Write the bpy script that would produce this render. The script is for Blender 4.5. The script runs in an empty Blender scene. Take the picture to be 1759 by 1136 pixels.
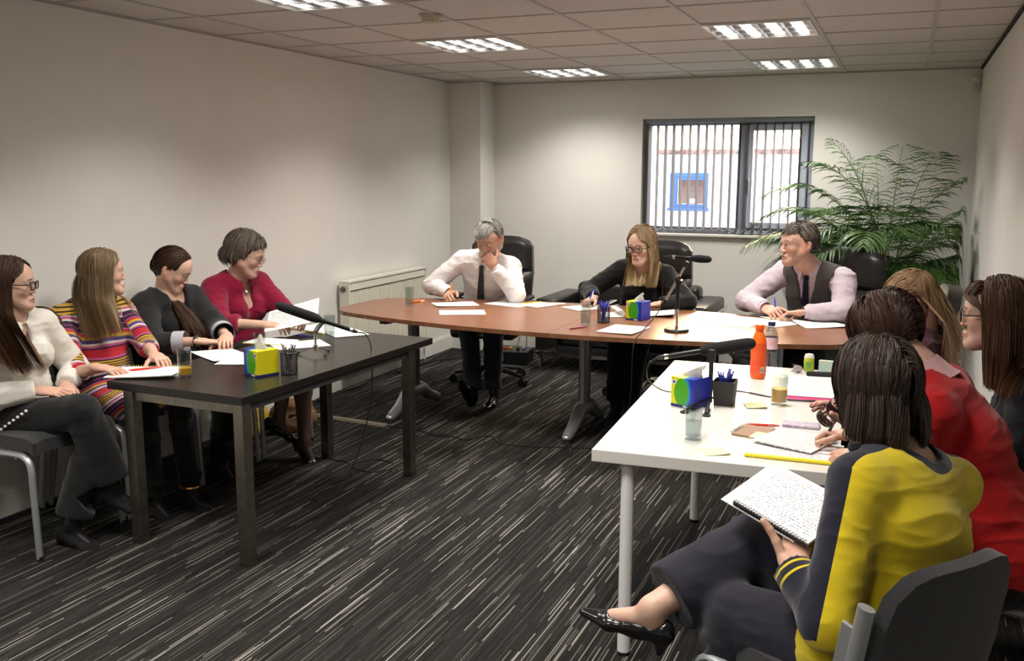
EXPO = 0.62
import bpy, bmesh, math, random
import numpy as np
from mathutils import Vector, Matrix
random.seed(7); rng = np.random.default_rng(7)
SC = bpy.context.scene; COL = SC.collection
PI = math.pi
V = Vector
# ------------------------------------------------------------------ materials
MATS = {}
def mat(name, col=(.8,.8,.8), rough=.5, metal=0., noise=0., nscale=40., bump=0., bscale=200., spec=.5, trans=0., ior=1.45, emit=None, estr=0., sheen=0., coat=0., col2=None, alpha=None):
    if name in MATS: return MATS[name]
    m = bpy.data.materials.new(name); m.use_nodes = True; MATS[name] = m
    nt = m.node_tree; b = nt.nodes['Principled BSDF']
    b.inputs['Base Color'].default_value = (*col, 1); b.inputs['Roughness'].default_value = rough
    b.inputs['Metallic'].default_value = metal; b.inputs['Specular IOR Level'].default_value = spec
    b.inputs['Transmission Weight'].default_value = trans; b.inputs['IOR'].default_value = ior
    b.inputs['Sheen Weight'].default_value = sheen; b.inputs['Coat Weight'].default_value = coat
    if emit: b.inputs['Emission Color'].default_value = (*emit, 1); b.inputs['Emission Strength'].default_value = estr
    if alpha is not None: b.inputs['Alpha'].default_value = alpha
    tc = nt.nodes.new('ShaderNodeTexCoord')
    if noise or col2:
        n = nt.nodes.new('ShaderNodeTexNoise'); n.inputs['Scale'].default_value = nscale; n.inputs['Detail'].default_value = 4
        nt.links.new(tc.outputs['Object'], n.inputs['Vector'])
        mx = nt.nodes.new('ShaderNodeMix'); mx.data_type = 'RGBA'
        c2 = col2 or tuple(max(0, c*(1-noise)) for c in col); c1 = col if col2 else tuple(min(1, c*(1+noise)) for c in col)
        mx.inputs[6].default_value = (*c1, 1); mx.inputs[7].default_value = (*c2, 1)
        rp = nt.nodes.new('ShaderNodeMapRange'); rp.inputs[1].default_value = .35; rp.inputs[2].default_value = .65
        nt.links.new(n.outputs['Fac'], rp.inputs[0]); nt.links.new(rp.outputs[0], mx.inputs[0]); nt.links.new(mx.outputs[2], b.inputs['Base Color'])
    if bump:
        n = nt.nodes.new('ShaderNodeTexNoise'); n.inputs['Scale'].default_value = bscale; n.inputs['Detail'].default_value = 3
        nt.links.new(tc.outputs['Object'], n.inputs['Vector'])
        bp = nt.nodes.new('ShaderNodeBump'); bp.inputs['Strength'].default_value = bump; bp.inputs['Distance'].default_value = .002
        nt.links.new(n.outputs['Fac'], bp.inputs['Height']); nt.links.new(bp.outputs[0], b.inputs['Normal'])
    return m
def attr_mat(name, attr='Col', rough=.6, bump=0., bscale=250., spec=.35, sheen=0., sss=0., noise=0.):
    """base colour = the object's own point colour attribute (skin tones, lips, knitted pattern)"""
    if name in MATS: return MATS[name]
    m = mat(name, rough=rough, bump=bump, bscale=bscale, spec=spec, sheen=sheen)
    nt = m.node_tree; b = nt.nodes['Principled BSDF']
    a = nt.nodes.new('ShaderNodeAttribute'); a.attribute_name = attr
    nt.links.new(a.outputs['Color'], b.inputs['Base Color'])
    if sss: b.inputs['Subsurface Weight'].default_value = sss; b.inputs['Subsurface Radius'].default_value = (.9,.35,.2); b.inputs['Subsurface Scale'].default_value = .006
    return m
def clear_mat(name, tint=(.97,.98,.98), ior=1.45, rough=.0):
    """thin clear wall: lets light straight through, mirrors a little by its angle"""
    if name in MATS: return MATS[name]
    m = bpy.data.materials.new(name); m.use_nodes = True; MATS[name] = m; nt = m.node_tree; nt.nodes.remove(nt.nodes['Principled BSDF']); out = nt.nodes['Material Output']
    t = nt.nodes.new('ShaderNodeBsdfTransparent'); t.inputs[0].default_value = (*tint, 1); g = nt.nodes.new('ShaderNodeBsdfGlossy'); g.inputs['Roughness'].default_value = rough; g.inputs['Color'].default_value = (1,1,1,1)
    lw = nt.nodes.new('ShaderNodeLayerWeight'); lw.inputs[0].default_value = .5; pw = nt.nodes.new('ShaderNodeMath'); pw.operation = 'POWER'; pw.inputs[1].default_value = 4; nt.links.new(lw.outputs['Facing'], pw.inputs[0]); f = nt.nodes.new('ShaderNodeMath'); f.operation = 'MULTIPLY_ADD'; f.inputs[1].default_value = .55; f.inputs[2].default_value = ((ior-1)/(ior+1))**2; nt.links.new(pw.outputs[0], f.inputs[0]); mx = nt.nodes.new('ShaderNodeMixShader'); nt.links.new(f.outputs[0], mx.inputs[0]); nt.links.new(t.outputs[0], mx.inputs[1]); nt.links.new(g.outputs[0], mx.inputs[2]); nt.links.new(mx.outputs[0], out.inputs['Surface']); return m
# ------------------------------------------------------------------ objects
def tag(o, label=None, cat=None, group=None, kind=None):
    if label: o['label'] = label
    if cat: o['category'] = cat
    if group: o['group'] = group
    if kind: o['kind'] = kind
    return o
def thing(name, label, cat, loc=(0,0,0), rz=0, group=None):
    o = bpy.data.objects.new(name, None); COL.objects.link(o); o.empty_display_size = .05
    o.location = loc; o.rotation_euler = (0,0,rz)
    return tag(o, label, cat, group)
def link(name, me, m, parent=None, smooth=False):
    o = bpy.data.objects.new(name, me); COL.objects.link(o)
    if m is not None:
        for mm in (m if isinstance(m, (list, tuple)) else [m]): me.materials.append(mm)
    if parent: o.parent = parent
    if smooth: me.polygons.foreach_set('use_smooth', [True]*len(me.polygons))
    return o
def struct(name, mb, m, **k): return tag(mb.build(name, m, **k), kind='structure')
def copy_tree(o, parent=None):
    c = o.copy(); COL.objects.link(c); c.parent = parent
    for ch in list(o.children): copy_tree(ch, c)
    return c
class MB:
    """collects simple shapes into one mesh"""
    def __init__(s): s.v = []; s.f = []; s.mi = []; s.sm = []
    def add(s, vs, fs, mi=0, smooth=False):
        n = len(s.v); s.v += [tuple(v) for v in vs]; s.f += [tuple(n+i for i in f) for f in fs]; s.mi += [mi]*len(fs); s.sm += [smooth]*len(fs); return s
    def box(s, c, d, rz=0, mi=0, R=None, bev=0):
        M = R if R is not None else Matrix.Rotation(rz, 3, 'Z'); c = V(c)
        if bev:
            b = min(bev, min(d)*.45); vs = []; x, y, z = d[0]/2, d[1]/2, d[2]/2
            bm = bmesh.new(); bmesh.ops.create_cube(bm, size=1)
            for v in bm.verts: v.co = V((v.co.x*d[0], v.co.y*d[1], v.co.z*d[2]))
            bmesh.ops.bevel(bm, geom=bm.edges[:], offset=b, segments=2, affect='EDGES', profile=.6)
            bm.verts.index_update()
            s.add([c+M@v.co for v in bm.verts], [[v.index for v in f.verts] for f in bm.faces], mi); bm.free(); return s
        vs = [c+M@V((sx*d[0]/2, sy*d[1]/2, sz*d[2]/2)) for sz in (-1,1) for sy in (-1,1) for sx in (-1,1)]
        return s.add(vs, [(0,2,3,1),(4,5,7,6),(0,1,5,4),(2,6,7,3),(0,4,6,2),(1,3,7,5)], mi)
    def b2(s, lo, hi, mi=0, bev=0): return s.box([(a+b)/2 for a, b in zip(lo, hi)], [abs(b-a) for a, b in zip(lo, hi)], mi=mi, bev=bev)
    def tube(s, pts, r, n=10, mi=0, cap=True, smooth=True, flat=None, up=None):
        pts = [V(p) for p in pts]; m = len(pts); rr = r if hasattr(r, '__len__') else [r]*m
        vs = []; fs = []; prev = None
        for i, p in enumerate(pts):
            t = (pts[min(i+1, m-1)]-pts[max(i-1, 0)]).normalized()
            if prev is None:
                a = V(up) if up else (V((0,0,1)) if abs(t.z) < .9 else V((1,0,0)))
                u = (a-t*a.dot(t)).normalized()
            else: u = (prev-t*prev.dot(t)).normalized()
            prev = u; w = t.cross(u)
            for k in range(n):
                an = 2*PI*k/n; vs.append(p+(u*math.cos(an)*(flat or 1)+w*math.sin(an))*rr[i])
        for i in range(m-1):
            for k in range(n): fs.append((i*n+k, i*n+(k+1)%n, (i+1)*n+(k+1)%n, (i+1)*n+k))
        s.add(vs, fs, mi, smooth)
        if cap: s.add(vs[:n], [tuple(range(n))[::-1]], mi); s.add(vs[-n:], [tuple(range(n))], mi)
        return s
    def cyl(s, a, b, r, r2=None, n=20, mi=0, cap=True): return s.tube([a, b], [r, r if r2 is None else r2], n, mi, cap)
    def lathe(s, prof, c=(0,0,0), n=28, mi=0, R=None, sx=1, sy=1):
        """prof: (r, z) list; r=0 ends close"""
        c = V(c); vs = []; fs = []; M = R or Matrix.Identity(3); idx = []
        for r, z in prof:
            if r < 1e-6: idx.append([len(vs)]); vs.append(c+M@V((0,0,z)))
            else:
                idx.append(list(range(len(vs), len(vs)+n)))
                vs += [c+M@V((r*sx*math.cos(2*PI*k/n), r*sy*math.sin(2*PI*k/n), z)) for k in range(n)]
        for A, B in zip(idx, idx[1:]):
            for k in range(n):
                k2 = (k+1) % n
                if len(A) == 1 and len(B) == 1: break
                if len(A) == 1: fs.append((A[0], B[k2], B[k]))
                elif len(B) == 1: fs.append((A[k], A[k2], B[0]))
                else: fs.append((A[k], A[k2], B[k2], B[k]))
        return s.add(vs, fs, mi, True)
    def prism(s, poly, z0, z1, mi=0, M=None, smooth=False):
        n = len(poly); f = (lambda p: V(p)) if M is None else (lambda p: M@V(p))
        vs = [f((x, y, z0)) for x, y in poly]+[f((x, y, z1)) for x, y in poly]
        s.add(vs, [tuple(range(n))[::-1], tuple(range(n, 2*n))], mi)
        return s.add(vs, [(i, (i+1) % n, n+(i+1) % n, n+i) for i in range(n)], mi, smooth)
    def sphere(s, c, r, n=16, m=10, mi=0, R=None):
        r3 = r if hasattr(r, '__len__') else (r, r, r)
        pr = [(math.sin(PI*k/m), -math.cos(PI*k/m)) for k in range(m+1)]
        c = V(c); M = R or Matrix.Identity(3); vs = []; fs = []
        for q, z in pr:
            for k in range(n): vs.append(c+M@V((q*r3[0]*math.cos(2*PI*k/n), q*r3[1]*math.sin(2*PI*k/n), z*r3[2])))
        for j in range(m):
            for k in range(n): fs.append((j*n+k, j*n+(k+1) % n, (j+1)*n+(k+1) % n, (j+1)*n+k))
        return s.add(vs, fs, mi, True)
    def sheet(s, P, t=.0006, mi=0, smooth=True):
        """P: grid [i][j] of points; gives a thin solid sheet, normal by cross product"""
        ni, nj = len(P), len(P[0]); top = [[V(p) for p in row] for row in P]
        N = (top[-1][0]-top[0][0]).cross(top[0][-1]-top[0][0]).normalized()
        vs = [p for row in top for p in row]+[p-N*t for row in top for p in row]; o = ni*nj; fs = []
        for i in range(ni-1):
            for j in range(nj-1):
                a, b, c, d = i*nj+j, (i+1)*nj+j, (i+1)*nj+j+1, i*nj+j+1
                fs += [(a, b, c, d), (o+a, o+d, o+c, o+b)]
        s.add(vs, fs, mi, smooth)
        ed = [(i, 0) for i in range(ni)]+[(ni-1, j) for j in range(1, nj)]+[(i, nj-1) for i in range(ni-2, -1, -1)]+[(0, j) for j in range(nj-2, 0, -1)]
        n = len(ed); vv = [top[i][j] for i, j in ed]+[top[i][j]-N*t for i, j in ed]
        return s.add(vv, [(i, n+i, n+(i+1) % n, (i+1) % n) for i in range(n)], mi)
    def build(s, name, m, parent=None, loc=None, rz=0, smooth=None):
        me = bpy.data.meshes.new(name); me.from_pydata([tuple(v) for v in s.v], [], s.f)
        o = link(name, me, m, parent)
        if any(s.mi): me.polygons.foreach_set('material_index', s.mi)
        me.polygons.foreach_set('use_smooth', [bool(smooth) if smooth is not None else q for q in s.sm])
        me.update()
        if any(s.sm) and smooth is None: me.set_sharp_from_angle(angle=math.radians(42))
        if loc is not None: o.location = loc; o.rotation_euler = (0,0,rz)
        return o
def rrect(x0, y0, x1, y1, r, n=5):
    P = []
    for cx, cy, a in ((x1-r, y0+r, -PI/2), (x1-r, y1-r, 0), (x0+r, y1-r, PI/2), (x0+r, y0+r, PI)):
        P += [(cx+r*math.cos(a+PI/2*k/n), cy+r*math.sin(a+PI/2*k/n)) for k in range(n+1)]
    return P
def smooth_path(pts, n=8):
    """Catmull-Rom"""
    P = [V(p) for p in pts]; P = [P[0]*2-P[1]]+P+[P[-1]*2-P[-2]]; out = []
    for i in range(1, len(P)-2):
        a, b, c, d = P[i-1:i+3]
        for k in range(n):
            t = k/n; out.append(.5*((2*b)+(c-a)*t+(2*a-5*b+4*c-d)*t*t+(3*b-a-3*c+d)*t**3))
    out.append(P[-2]); return out
def node(nt, t, **k):
    n = nt.nodes.new(t)
    for a, b in k.items():
        if a.startswith('i_'): n.inputs[a[2:].replace('_', ' ')].default_value = b
        elif a[0] == 'n' and a[1:].isdigit(): n.inputs[int(a[1:])].default_value = b
        else: setattr(n, a, b)
    return n
# ------------------------------------------------------------------ camera
cam = bpy.data.cameras.new('camera'); co = bpy.data.objects.new('camera', cam); COL.objects.link(co); SC.camera = co
cam.sensor_width = 36; cam.lens = 36*1626.86/1759; cam.clip_start = .05
def cam_matrix(yaw, pit, rol, loc):
    fw = V((-math.sin(yaw)*math.cos(pit), math.cos(yaw)*math.cos(pit), -math.sin(pit)))
    r = V((math.cos(yaw), math.sin(yaw), 0)); u = r.cross(fw)
    r2 = r*math.cos(rol)+u*math.sin(rol); u2 = -r*math.sin(rol)+u*math.cos(rol)
    M = Matrix((r2, u2, -fw)).transposed().to_4x4(); M.translation = loc; return M
co.matrix_world = cam_matrix(.3918, .1649, .0037, V((3.902, 0, 1.6314)))
SC.view_settings.view_transform = 'Standard'; SC.view_settings.look = 'None'; SC.view_settings.gamma = 1
SC.view_settings.use_curve_mapping = False; SC.view_settings.exposure = 0
SC.cycles.max_bounces = 8; SC.cycles.transparent_max_bounces = 24; SC.cycles.caustics_reflective = False; SC.cycles.caustics_refractive = False
SC.cycles.sample_clamp_indirect = 6
# ------------------------------------------------------------------ shape fields (bodies, clothes, hair masses)
class SDF:
    """round cones and ellipsoids melted together; everything in world coordinates"""
    def __init__(s, k=.02): s.p = []; s.k = k
    def cone(s, a, b, ra, rb, k=None, sub=False): s.p.append(('c', np.array(a, float), np.array(b, float), ra, rb, s.k if k is None else k, sub)); return s
    def econe(s, a, b, wa, wb, side, k=None, sub=False):
        """elliptic cone: wa/wb = (half width along side, half depth)"""
        s.p.append(('e', np.array(a, float), np.array(b, float), wa, wb, s.k if k is None else k, sub, np.array(side, float))); return s
    def ell(s, c, r, R=None, k=None, sub=False):
        s.p.append(('l', np.array(c, float), np.array(r, float), np.eye(3) if R is None else np.array(R, float), None, s.k if k is None else k, sub)); return s
    @staticmethod
    def d(p, P):
        if p[0] == 'c':
            a, b, ra, rb = p[1:5]; ba = b-a; L = max(ba@ba, 1e-12); pa = P-a
            t = np.clip((pa@ba)/L, 0, 1); return np.linalg.norm(pa-t[..., None]*ba, axis=-1)-(ra+(rb-ra)*t)
        if p[0] == 'e':
            a, b, wa, wb = p[1:5]; ba = b-a; L = math.sqrt(ba@ba)+1e-9; w = ba/L; sd = p[7]-w*(p[7]@w); sd = sd/np.linalg.norm(sd); th = np.cross(w, sd)
            pa = P-a; h = pa@w; t = np.clip(h/L, 0, 1); rx = wa[0]+(wb[0]-wa[0])*t; ry = wa[1]+(wb[1]-wa[1])*t
            x = (pa@sd)/rx; y = (pa@th)/ry; z = (h-t*L)/np.minimum(rx, ry)
            k0 = np.sqrt(x*x+y*y+z*z)+1e-9; k1 = np.sqrt((x/rx)**2+(y/ry)**2+(z/np.minimum(rx, ry))**2)+1e-9
            return k0*(k0-1)/k1
        c, r, R = p[1:4]; q = ((P-c)@R)/r; k0 = np.linalg.norm(q, axis=-1)+1e-9; k1 = np.linalg.norm(q/r, axis=-1)+1e-9
        return k0*(k0-1)/k1
    @staticmethod
    def bb(p):
        if p[0] == 'c': m = max(p[3], p[4]); return np.minimum(p[1], p[2])-m, np.maximum(p[1], p[2])+m
        if p[0] == 'e': m = max(*p[3], *p[4]); return np.minimum(p[1], p[2])-m, np.maximum(p[1], p[2])+m
        m = np.abs(p[3])@p[2]; return p[1]-m, p[1]+m
    @staticmethod
    def mix(D, d, k, sub):
        if sub: h = np.clip(.5-.5*(D+d)/k, 0, 1); return D*(1-h)-d*h+k*h*(1-h)
        h = np.clip(.5+.5*(D-d)/k, 0, 1); return D*(1-h)+d*h-k*h*(1-h)
    def __call__(s, P):
        D = np.full(P.shape[:-1], .5)
        for p in s.p: D = s.mix(D, s.d(p, P), p[5], p[6])
        return D
    def grid(s, h, clip=None, off=0.):
        pos = [s.bb(p) for p in s.p if not p[6]]
        lo = np.min([b[0] for b in pos], 0)-off-3*h; hi = np.max([b[1] for b in pos], 0)+off+3*h
        if clip is not None: lo = np.maximum(lo, clip[0]); hi = np.minimum(hi, clip[1])
        n = np.maximum(4, np.ceil((hi-lo)/h).astype(int)+1); D = np.full(n, .3, np.float32)
        ax = [lo[i]+h*np.arange(n[i]) for i in range(3)]
        for p in s.p:
            a, b = s.bb(p); m = p[5]+off+3*h
            i0 = np.maximum(0, np.floor((a-m-lo)/h).astype(int)); i1 = np.minimum(n, np.ceil((b+m-lo)/h).astype(int)+1)
            if (i1 <= i0).any(): continue
            P = np.stack(np.meshgrid(*[ax[i][i0[i]:i1[i]] for i in range(3)], indexing='ij'), -1)
            sl = tuple(slice(i0[i], i1[i]) for i in range(3)); D[sl] = s.mix(D[sl], s.d(p, P), p[5], p[6])
        return D-off, lo
def nets(D, lo, h):
    """surface nets: D<0 inside -> verts, quads"""
    ins = D < 0; c = ins[:-1, :-1, :-1].astype(np.int8)
    offs = [(i, j, k) for i in (0, 1) for j in (0, 1) for k in (0, 1)]; nx, ny, nz = D.shape
    S = sum(ins[i:nx-1+i, j:ny-1+j, k:nz-1+k].astype(np.int8) for i, j, k in offs)
    cell = (S > 0) & (S < 8); ci = np.argwhere(cell); idx = -np.ones(cell.shape, np.int64); idx[cell] = np.arange(len(ci))
    val = {o: D[ci[:, 0]+o[0], ci[:, 1]+o[1], ci[:, 2]+o[2]] for o in offs}
    acc = np.zeros((len(ci), 3)); cnt = np.zeros(len(ci))
    for a in offs:
        for x in range(3):
            if a[x]: continue
            b = tuple(a[i]+(i == x) for i in range(3)); va, vb = val[a], val[b]; m = (va < 0) != (vb < 0)
            t = np.where(m, va/np.where(m, va-vb, 1), 0)
            p = np.tile(np.array(a, float), (len(ci), 1)); p[:, x] += t; acc += p*m[:, None]; cnt += m
    Vv = lo+h*(ci+acc/cnt[:, None]); F = []
    for x in range(3):
        y, z = (x+1) % 3, (x+2) % 3
        A = np.take(ins, range(D.shape[x]-1), x); B = np.take(ins, range(1, D.shape[x]), x); e = np.argwhere(A != B)
        e = e[(e[:, y] > 0) & (e[:, z] > 0) & (e[:, y] < D.shape[y]-1) & (e[:, z] < D.shape[z]-1)]
        q = []
        for dy, dz in ((0, 0), (-1, 0), (-1, -1), (0, -1)):
            g = e.copy(); g[:, y] += dy; g[:, z] += dz; q.append(idx[g[:, 0], g[:, 1], g[:, 2]])
        q = np.stack(q, 1); fl = ~ins[tuple(e.T)]; q[fl] = q[fl][:, ::-1]; F.append(q)
    return Vv, np.concatenate(F)
def np_mesh(name, Vv, F, m, parent=None, attrs=None, mi=None):
    me = bpy.data.meshes.new(name); F = np.asarray(F, np.int32); n = F.shape[1]
    me.vertices.add(len(Vv)); me.vertices.foreach_set('co', np.asarray(Vv, np.float32).ravel())
    me.loops.add(F.size); me.loops.foreach_set('vertex_index', F.ravel())
    me.polygons.add(len(F)); me.polygons.foreach_set('loop_start', np.arange(0, F.size, n, dtype=np.int32)); me.update(calc_edges=True)
    for k, a in (attrs or {}).items():
        if a.ndim == 1: at = me.attributes.new(k, 'FLOAT', 'POINT'); at.data.foreach_set('value', a.astype(np.float32))
        else: at = me.attributes.new(k, 'FLOAT_COLOR', 'POINT'); at.data.foreach_set('color', np.concatenate([a, np.ones((len(a), 1))], 1).astype(np.float32).ravel())
    o = link(name, me, m, parent, smooth=True)
    if mi is not None: me.polygons.foreach_set('material_index', np.asarray(mi, np.int32))
    me.validate(); return o
def vnoise(P, s, seed=0):
    """smooth value noise in [-1,1], vectorised"""
    P = P*s+seed*17.3; i = np.floor(P).astype(np.int64); f = P-i; f = f*f*(3-2*f)
    def hsh(x, y, z):
        n = (x*73856093) ^ (y*19349663) ^ (z*83492791) ^ (seed*2654435761 & 0xffffffff); n = (n ^ (n >> 13))*1274126177 & 0x7fffffff
        return ((n ^ (n >> 16)) & 0xffff)/32767.5-1
    r = 0
    for a in (0, 1):
        for b in (0, 1):
            for c in (0, 1):
                r = r+hsh(i[..., 0]+a, i[..., 1]+b, i[..., 2]+c)*(f[..., 0] if a else 1-f[..., 0])*(f[..., 1] if b else 1-f[..., 1])*(f[..., 2] if c else 1-f[..., 2])
    return r
def unit(v): v = np.array(v, float); return v/np.linalg.norm(v)
# ================================================================== THE ROOM
HC = 2.44; YB = 8.26; XR = 4.37; YF = -1.6; XR2 = 4.95; YS = 3.95
GX, GY = -.2235, 4.789
wallm = mat('wall_paint', (.80,.785,.74), .75, bump=.05, bscale=300, noise=.015, nscale=3)
def carpet():
    m = mat('carpet', rough=.95, spec=.1, bump=.8, bscale=900); nt = m.node_tree; b = nt.nodes['Principled BSDF']
    tc = node(nt, 'ShaderNodeTexCoord'); L = nt.links
    sep = node(nt, 'ShaderNodeSeparateXYZ'); L.new(tc.outputs['Object'], sep.inputs[0])
    def math_(op, a, bb=None, **k):
        n = node(nt, 'ShaderNodeMath', operation=op)
        for i, x in enumerate((a, bb)):
            if x is None: continue
            if hasattr(x, 'links') or hasattr(x, 'is_linked'): L.new(x, n.inputs[i])
            else: n.inputs[i].default_value = x
        return n.outputs[0]
    # rows of width w; each row cut in dashes of random offset and random tone
    def layer(w, dash, thr, seed):
        r = math_('FLOOR', math_('DIVIDE', sep.outputs[0], w))
        wn = node(nt, 'ShaderNodeTexWhiteNoise', noise_dimensions='2D'); cm = node(nt, 'ShaderNodeCombineXYZ'); L.new(r, cm.inputs[0]); cm.inputs[1].default_value = seed
        L.new(cm.outputs[0], wn.inputs['Vector'])
        yy = math_('ADD', math_('DIVIDE', sep.outputs[1], dash), math_('MULTIPLY', wn.outputs['Value'], 17.))
        c2 = node(nt, 'ShaderNodeCombineXYZ'); L.new(r, c2.inputs[0]); L.new(math_('FLOOR', yy), c2.inputs[1]); c2.inputs[2].default_value = seed
        w2 = node(nt, 'ShaderNodeTexWhiteNoise', noise_dimensions='3D'); L.new(c2.outputs[0], w2.inputs['Vector'])
        return w2.outputs['Value']
    a = layer(.0042, .30, .8, 1.3); a2 = layer(.0052, .9, .8, 4.1); b2 = layer(.0105, .55, .5, 7.7)
    cr = node(nt, 'ShaderNodeValToRGB'); L.new(a, cr.inputs[0]); cr.color_ramp.interpolation = 'CONSTANT'
    e = cr.color_ramp.elements; e[0].color = (.0155,.0145,.0135,1); e[1].position = .5; e[1].color = (.024,.0225,.0205,1)
    for p, c in ((.80, (.045,.042,.038,1)), (.905, (.115,.107,.095,1)), (.955, (.24,.225,.20,1))): q = e.new(p); q.color = c
    mul = node(nt, 'ShaderNodeMix', data_type='RGBA', blend_type='MULTIPLY'); mul.inputs[0].default_value = 1
    L.new(cr.outputs[0], mul.inputs[6])
    g = node(nt, 'ShaderNodeMapRange', n3=.75, n4=1.3); L.new(b2, g.inputs[0]); L.new(g.outputs[0], mul.inputs[7])
    # fibre speckle
    nz = node(nt, 'ShaderNodeTexNoise', i_Scale=500., i_Detail=2.); L.new(tc.outputs['Object'], nz.inputs['Vector'])
    g2 = node(nt, 'ShaderNodeMapRange', n1=.3, n2=.7, n3=.55, n4=1.45); L.new(nz.outputs['Fac'], g2.inputs[0])
    m2 = node(nt, 'ShaderNodeMix', data_type='RGBA', blend_type='MULTIPLY'); m2.inputs[0].default_value = 1
    L.new(mul.outputs[2], m2.inputs[6]); L.new(g2.outputs[0], m2.inputs[7]); L.new(m2.outputs[2], b.inputs['Base Color'])
    return m
struct('floor', MB().b2((-.3, YF-.3, -.1), (XR2+.3, YB+.3, 0)), carpet())
# back wall with window opening
WX0, WX1, WZ0, WZ1 = 1.72, 3.16, 1.115, 2.10
wb = MB(); D = .26
for lo, hi in (((-.2, YB, 0), (WX0, YB+D, HC)), ((WX1, YB, 0), (XR2+.2, YB+D, HC)), ((WX0, YB, 0), (WX1, YB+D, WZ0)), ((WX0, YB, WZ1), (WX1, YB+D, HC))): wb.b2(lo, hi)
struct('wall_back', wb, wallm)
struct('wall_left', MB().b2((-.2, YF, 0), (0, YB, HC)), wallm)
struct('wall_right', MB().b2((XR, YS, 0), (XR2+.2, YB, HC)).b2((XR2, YF, 0), (XR2+.2, YS, HC)), wallm)
struct('wall_front', MB().b2((-.2, YF-.2, 0), (XR2+.2, YF, HC)), wallm)
struct('trim_1', MB().b2((0, 7.93, 0), (.31, YB, HC)), wallm)          # boxed-in column in the corner
white = mat('white_gloss_paint', (.78,.76,.70), .4)
for nm, lo, hi in (('baseboard_left', (0, YF, 0), (.018, 7.93, .115)), ('baseboard_back', (.31, YB-.018, 0), (XR, YB, .115)), ('baseboard_right', (XR-.018, YS, 0), (XR, YB, .115)), ('baseboard_column', (0, 7.912, 0), (.328, 7.93, .115))):
    b = MB().b2(lo, hi)
    if nm == 'baseboard_left': b.b2((0, YF, .115), (.011, 7.93, .13))
    struct(nm, b, white)
# ceiling: tiles with white tee grid
tile = mat('ceiling_tile', (.60,.565,.53), .9, bump=.35, bscale=160, noise=.06, nscale=150)
struct('ceiling', MB().b2((-.2, YF-.2, HC+.004), (XR2+.2, YB+.2, HC+.12)), tile)
tee = mat('ceiling_grid_tee', (.50,.47,.44), .6)
tb = MB()
for i in range(1, 9):
    x = GX+i*.6; w = .011
    tb.b2((x-w, YF, HC-.002), (x+w, YB, HC+.006))
j = -10
while GY+j*.6 < YB:
    y = GY+j*.6
    if y > YF: tb.b2((0, y-.0065, HC-.001), (XR2, y+.0065, HC+.006))
    j += 1
struct('trim_2', tb, tee)
dark = mat('shadow_gap', (.02,.02,.02), .9)
struct('trim_3', MB().b2((XR-.016, YS, HC-.014), (XR, YB, HC+.004)), dark)
struct('trim_4', MB().b2((0, YF, HC-.008), (.02, 7.93, HC+.004)).b2((0, 7.91, HC-.008), (.33, 7.93, HC+.004)).b2((.31, YB-.02, HC-.008), (XR, YB, HC+.004)), mat('wall_angle', (.42,.40,.38), .7))
# ------------------------------------------------------------------ recessed light fittings
refl = mat('louvre_aluminium', (.62,.63,.65), .30, metal=1.)
tubem = mat('lamp_tube', (.9,.9,.9), .4, emit=(1., .97, .93), estr=3.4)
framem = mat('fitting_frame', (.75,.74,.72), .4)
def ceiling_light(i, j, label):
    x0, y0 = GX+i*.6+.012, GY+j*.6+.008; x1, y1 = x0+.576, y0+.584; t = thing('ceiling_light', label, 'ceiling light', ((x0+x1)/2, (y0+y1)/2, HC), group='recessed louvred ceiling lights')
    X, Y = .288, .292
    f = MB(); w = .014
    for lo, hi in (((-X, -Y, -.010), (X, -Y+w, .004)), ((-X, Y-w, -.010), (X, Y, .004)), ((-X, -Y+w, -.010), (-X+w, Y-w, .004)), ((X-w, -Y+w, -.010), (X, Y-w, .004))): f.b2(lo, hi)
    f.build('frame', framem, t)
    l = MB()
    for k in range(1, 4):                                       # cross blades (v-section look)
        xx = -X+w+(2*X-2*w)*k/4; l.box((xx, 0, -.011), (.012, 2*Y-2*w, .002)); l.box((xx, 0, -.005), (.004, 2*Y-2*w, .012))
    for k in range(1, 3):
        yy = -Y+w+(2*Y-2*w)*k/3; l.box((0, yy, -.0112), (2*X-2*w, .014, .002)); l.box((0, yy, -.005), (2*X-2*w, .004, .012))
    l.build('louvre', refl, t)
    b = MB()
    for k in range(4):
        xx = -X+w+(2*X-2*w)*(k+.5)/4; b.tube([(xx, -Y+.03, .0012), (xx, Y-.03, .0012)], .030, 10, flat=.09, up=(0,0,1))
    b.build('lamp_tube', tubem, t)
    la = bpy.data.lights.new('fitting_lamp', 'AREA'); la.shape = 'RECTANGLE'; la.size = .54; la.size_y = .54
    la.energy = 15.5 if j < 4 else 12; la.color = (1., .945, .875); la.spread = math.radians(126)
    lo = bpy.data.objects.new('fitting_lamp', la); COL.objects.link(lo); lo.parent = t; lo.location = (0, 0, -.0135)
    return t
for i, j, lb in ((2, 4, 'recessed louvred ceiling light nearest the back wall, left row'), (2, 1, 'second louvred ceiling light from the back wall, left row'), (2, -2, 'louvred ceiling light cut by the top edge of the photo, left row'),
                 (5, 4, 'recessed louvred ceiling light in front of the window, right row'), (5, 1, 'larger-looking louvred ceiling light, second from the window in the right row'),
                 (5, -2, 'louvred ceiling light of the right row above the camera side'), (2, -5, 'louvred ceiling light of the left row further back behind the camera'), (5, -5, 'louvred ceiling light of the right row over the camera'),
                 (5, -8, 'louvred ceiling light of the right row behind the camera'), (2, -8, 'rearmost louvred ceiling light of the left row')):
    ceiling_light(i, j, lb)
sd = thing('smoke_detector', 'round cream smoke detector on the ceiling tile between the lights, cut by the photo top', 'smoke detector', (GX+3.5*.6-.33, GY-.6*.35, HC))
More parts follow.
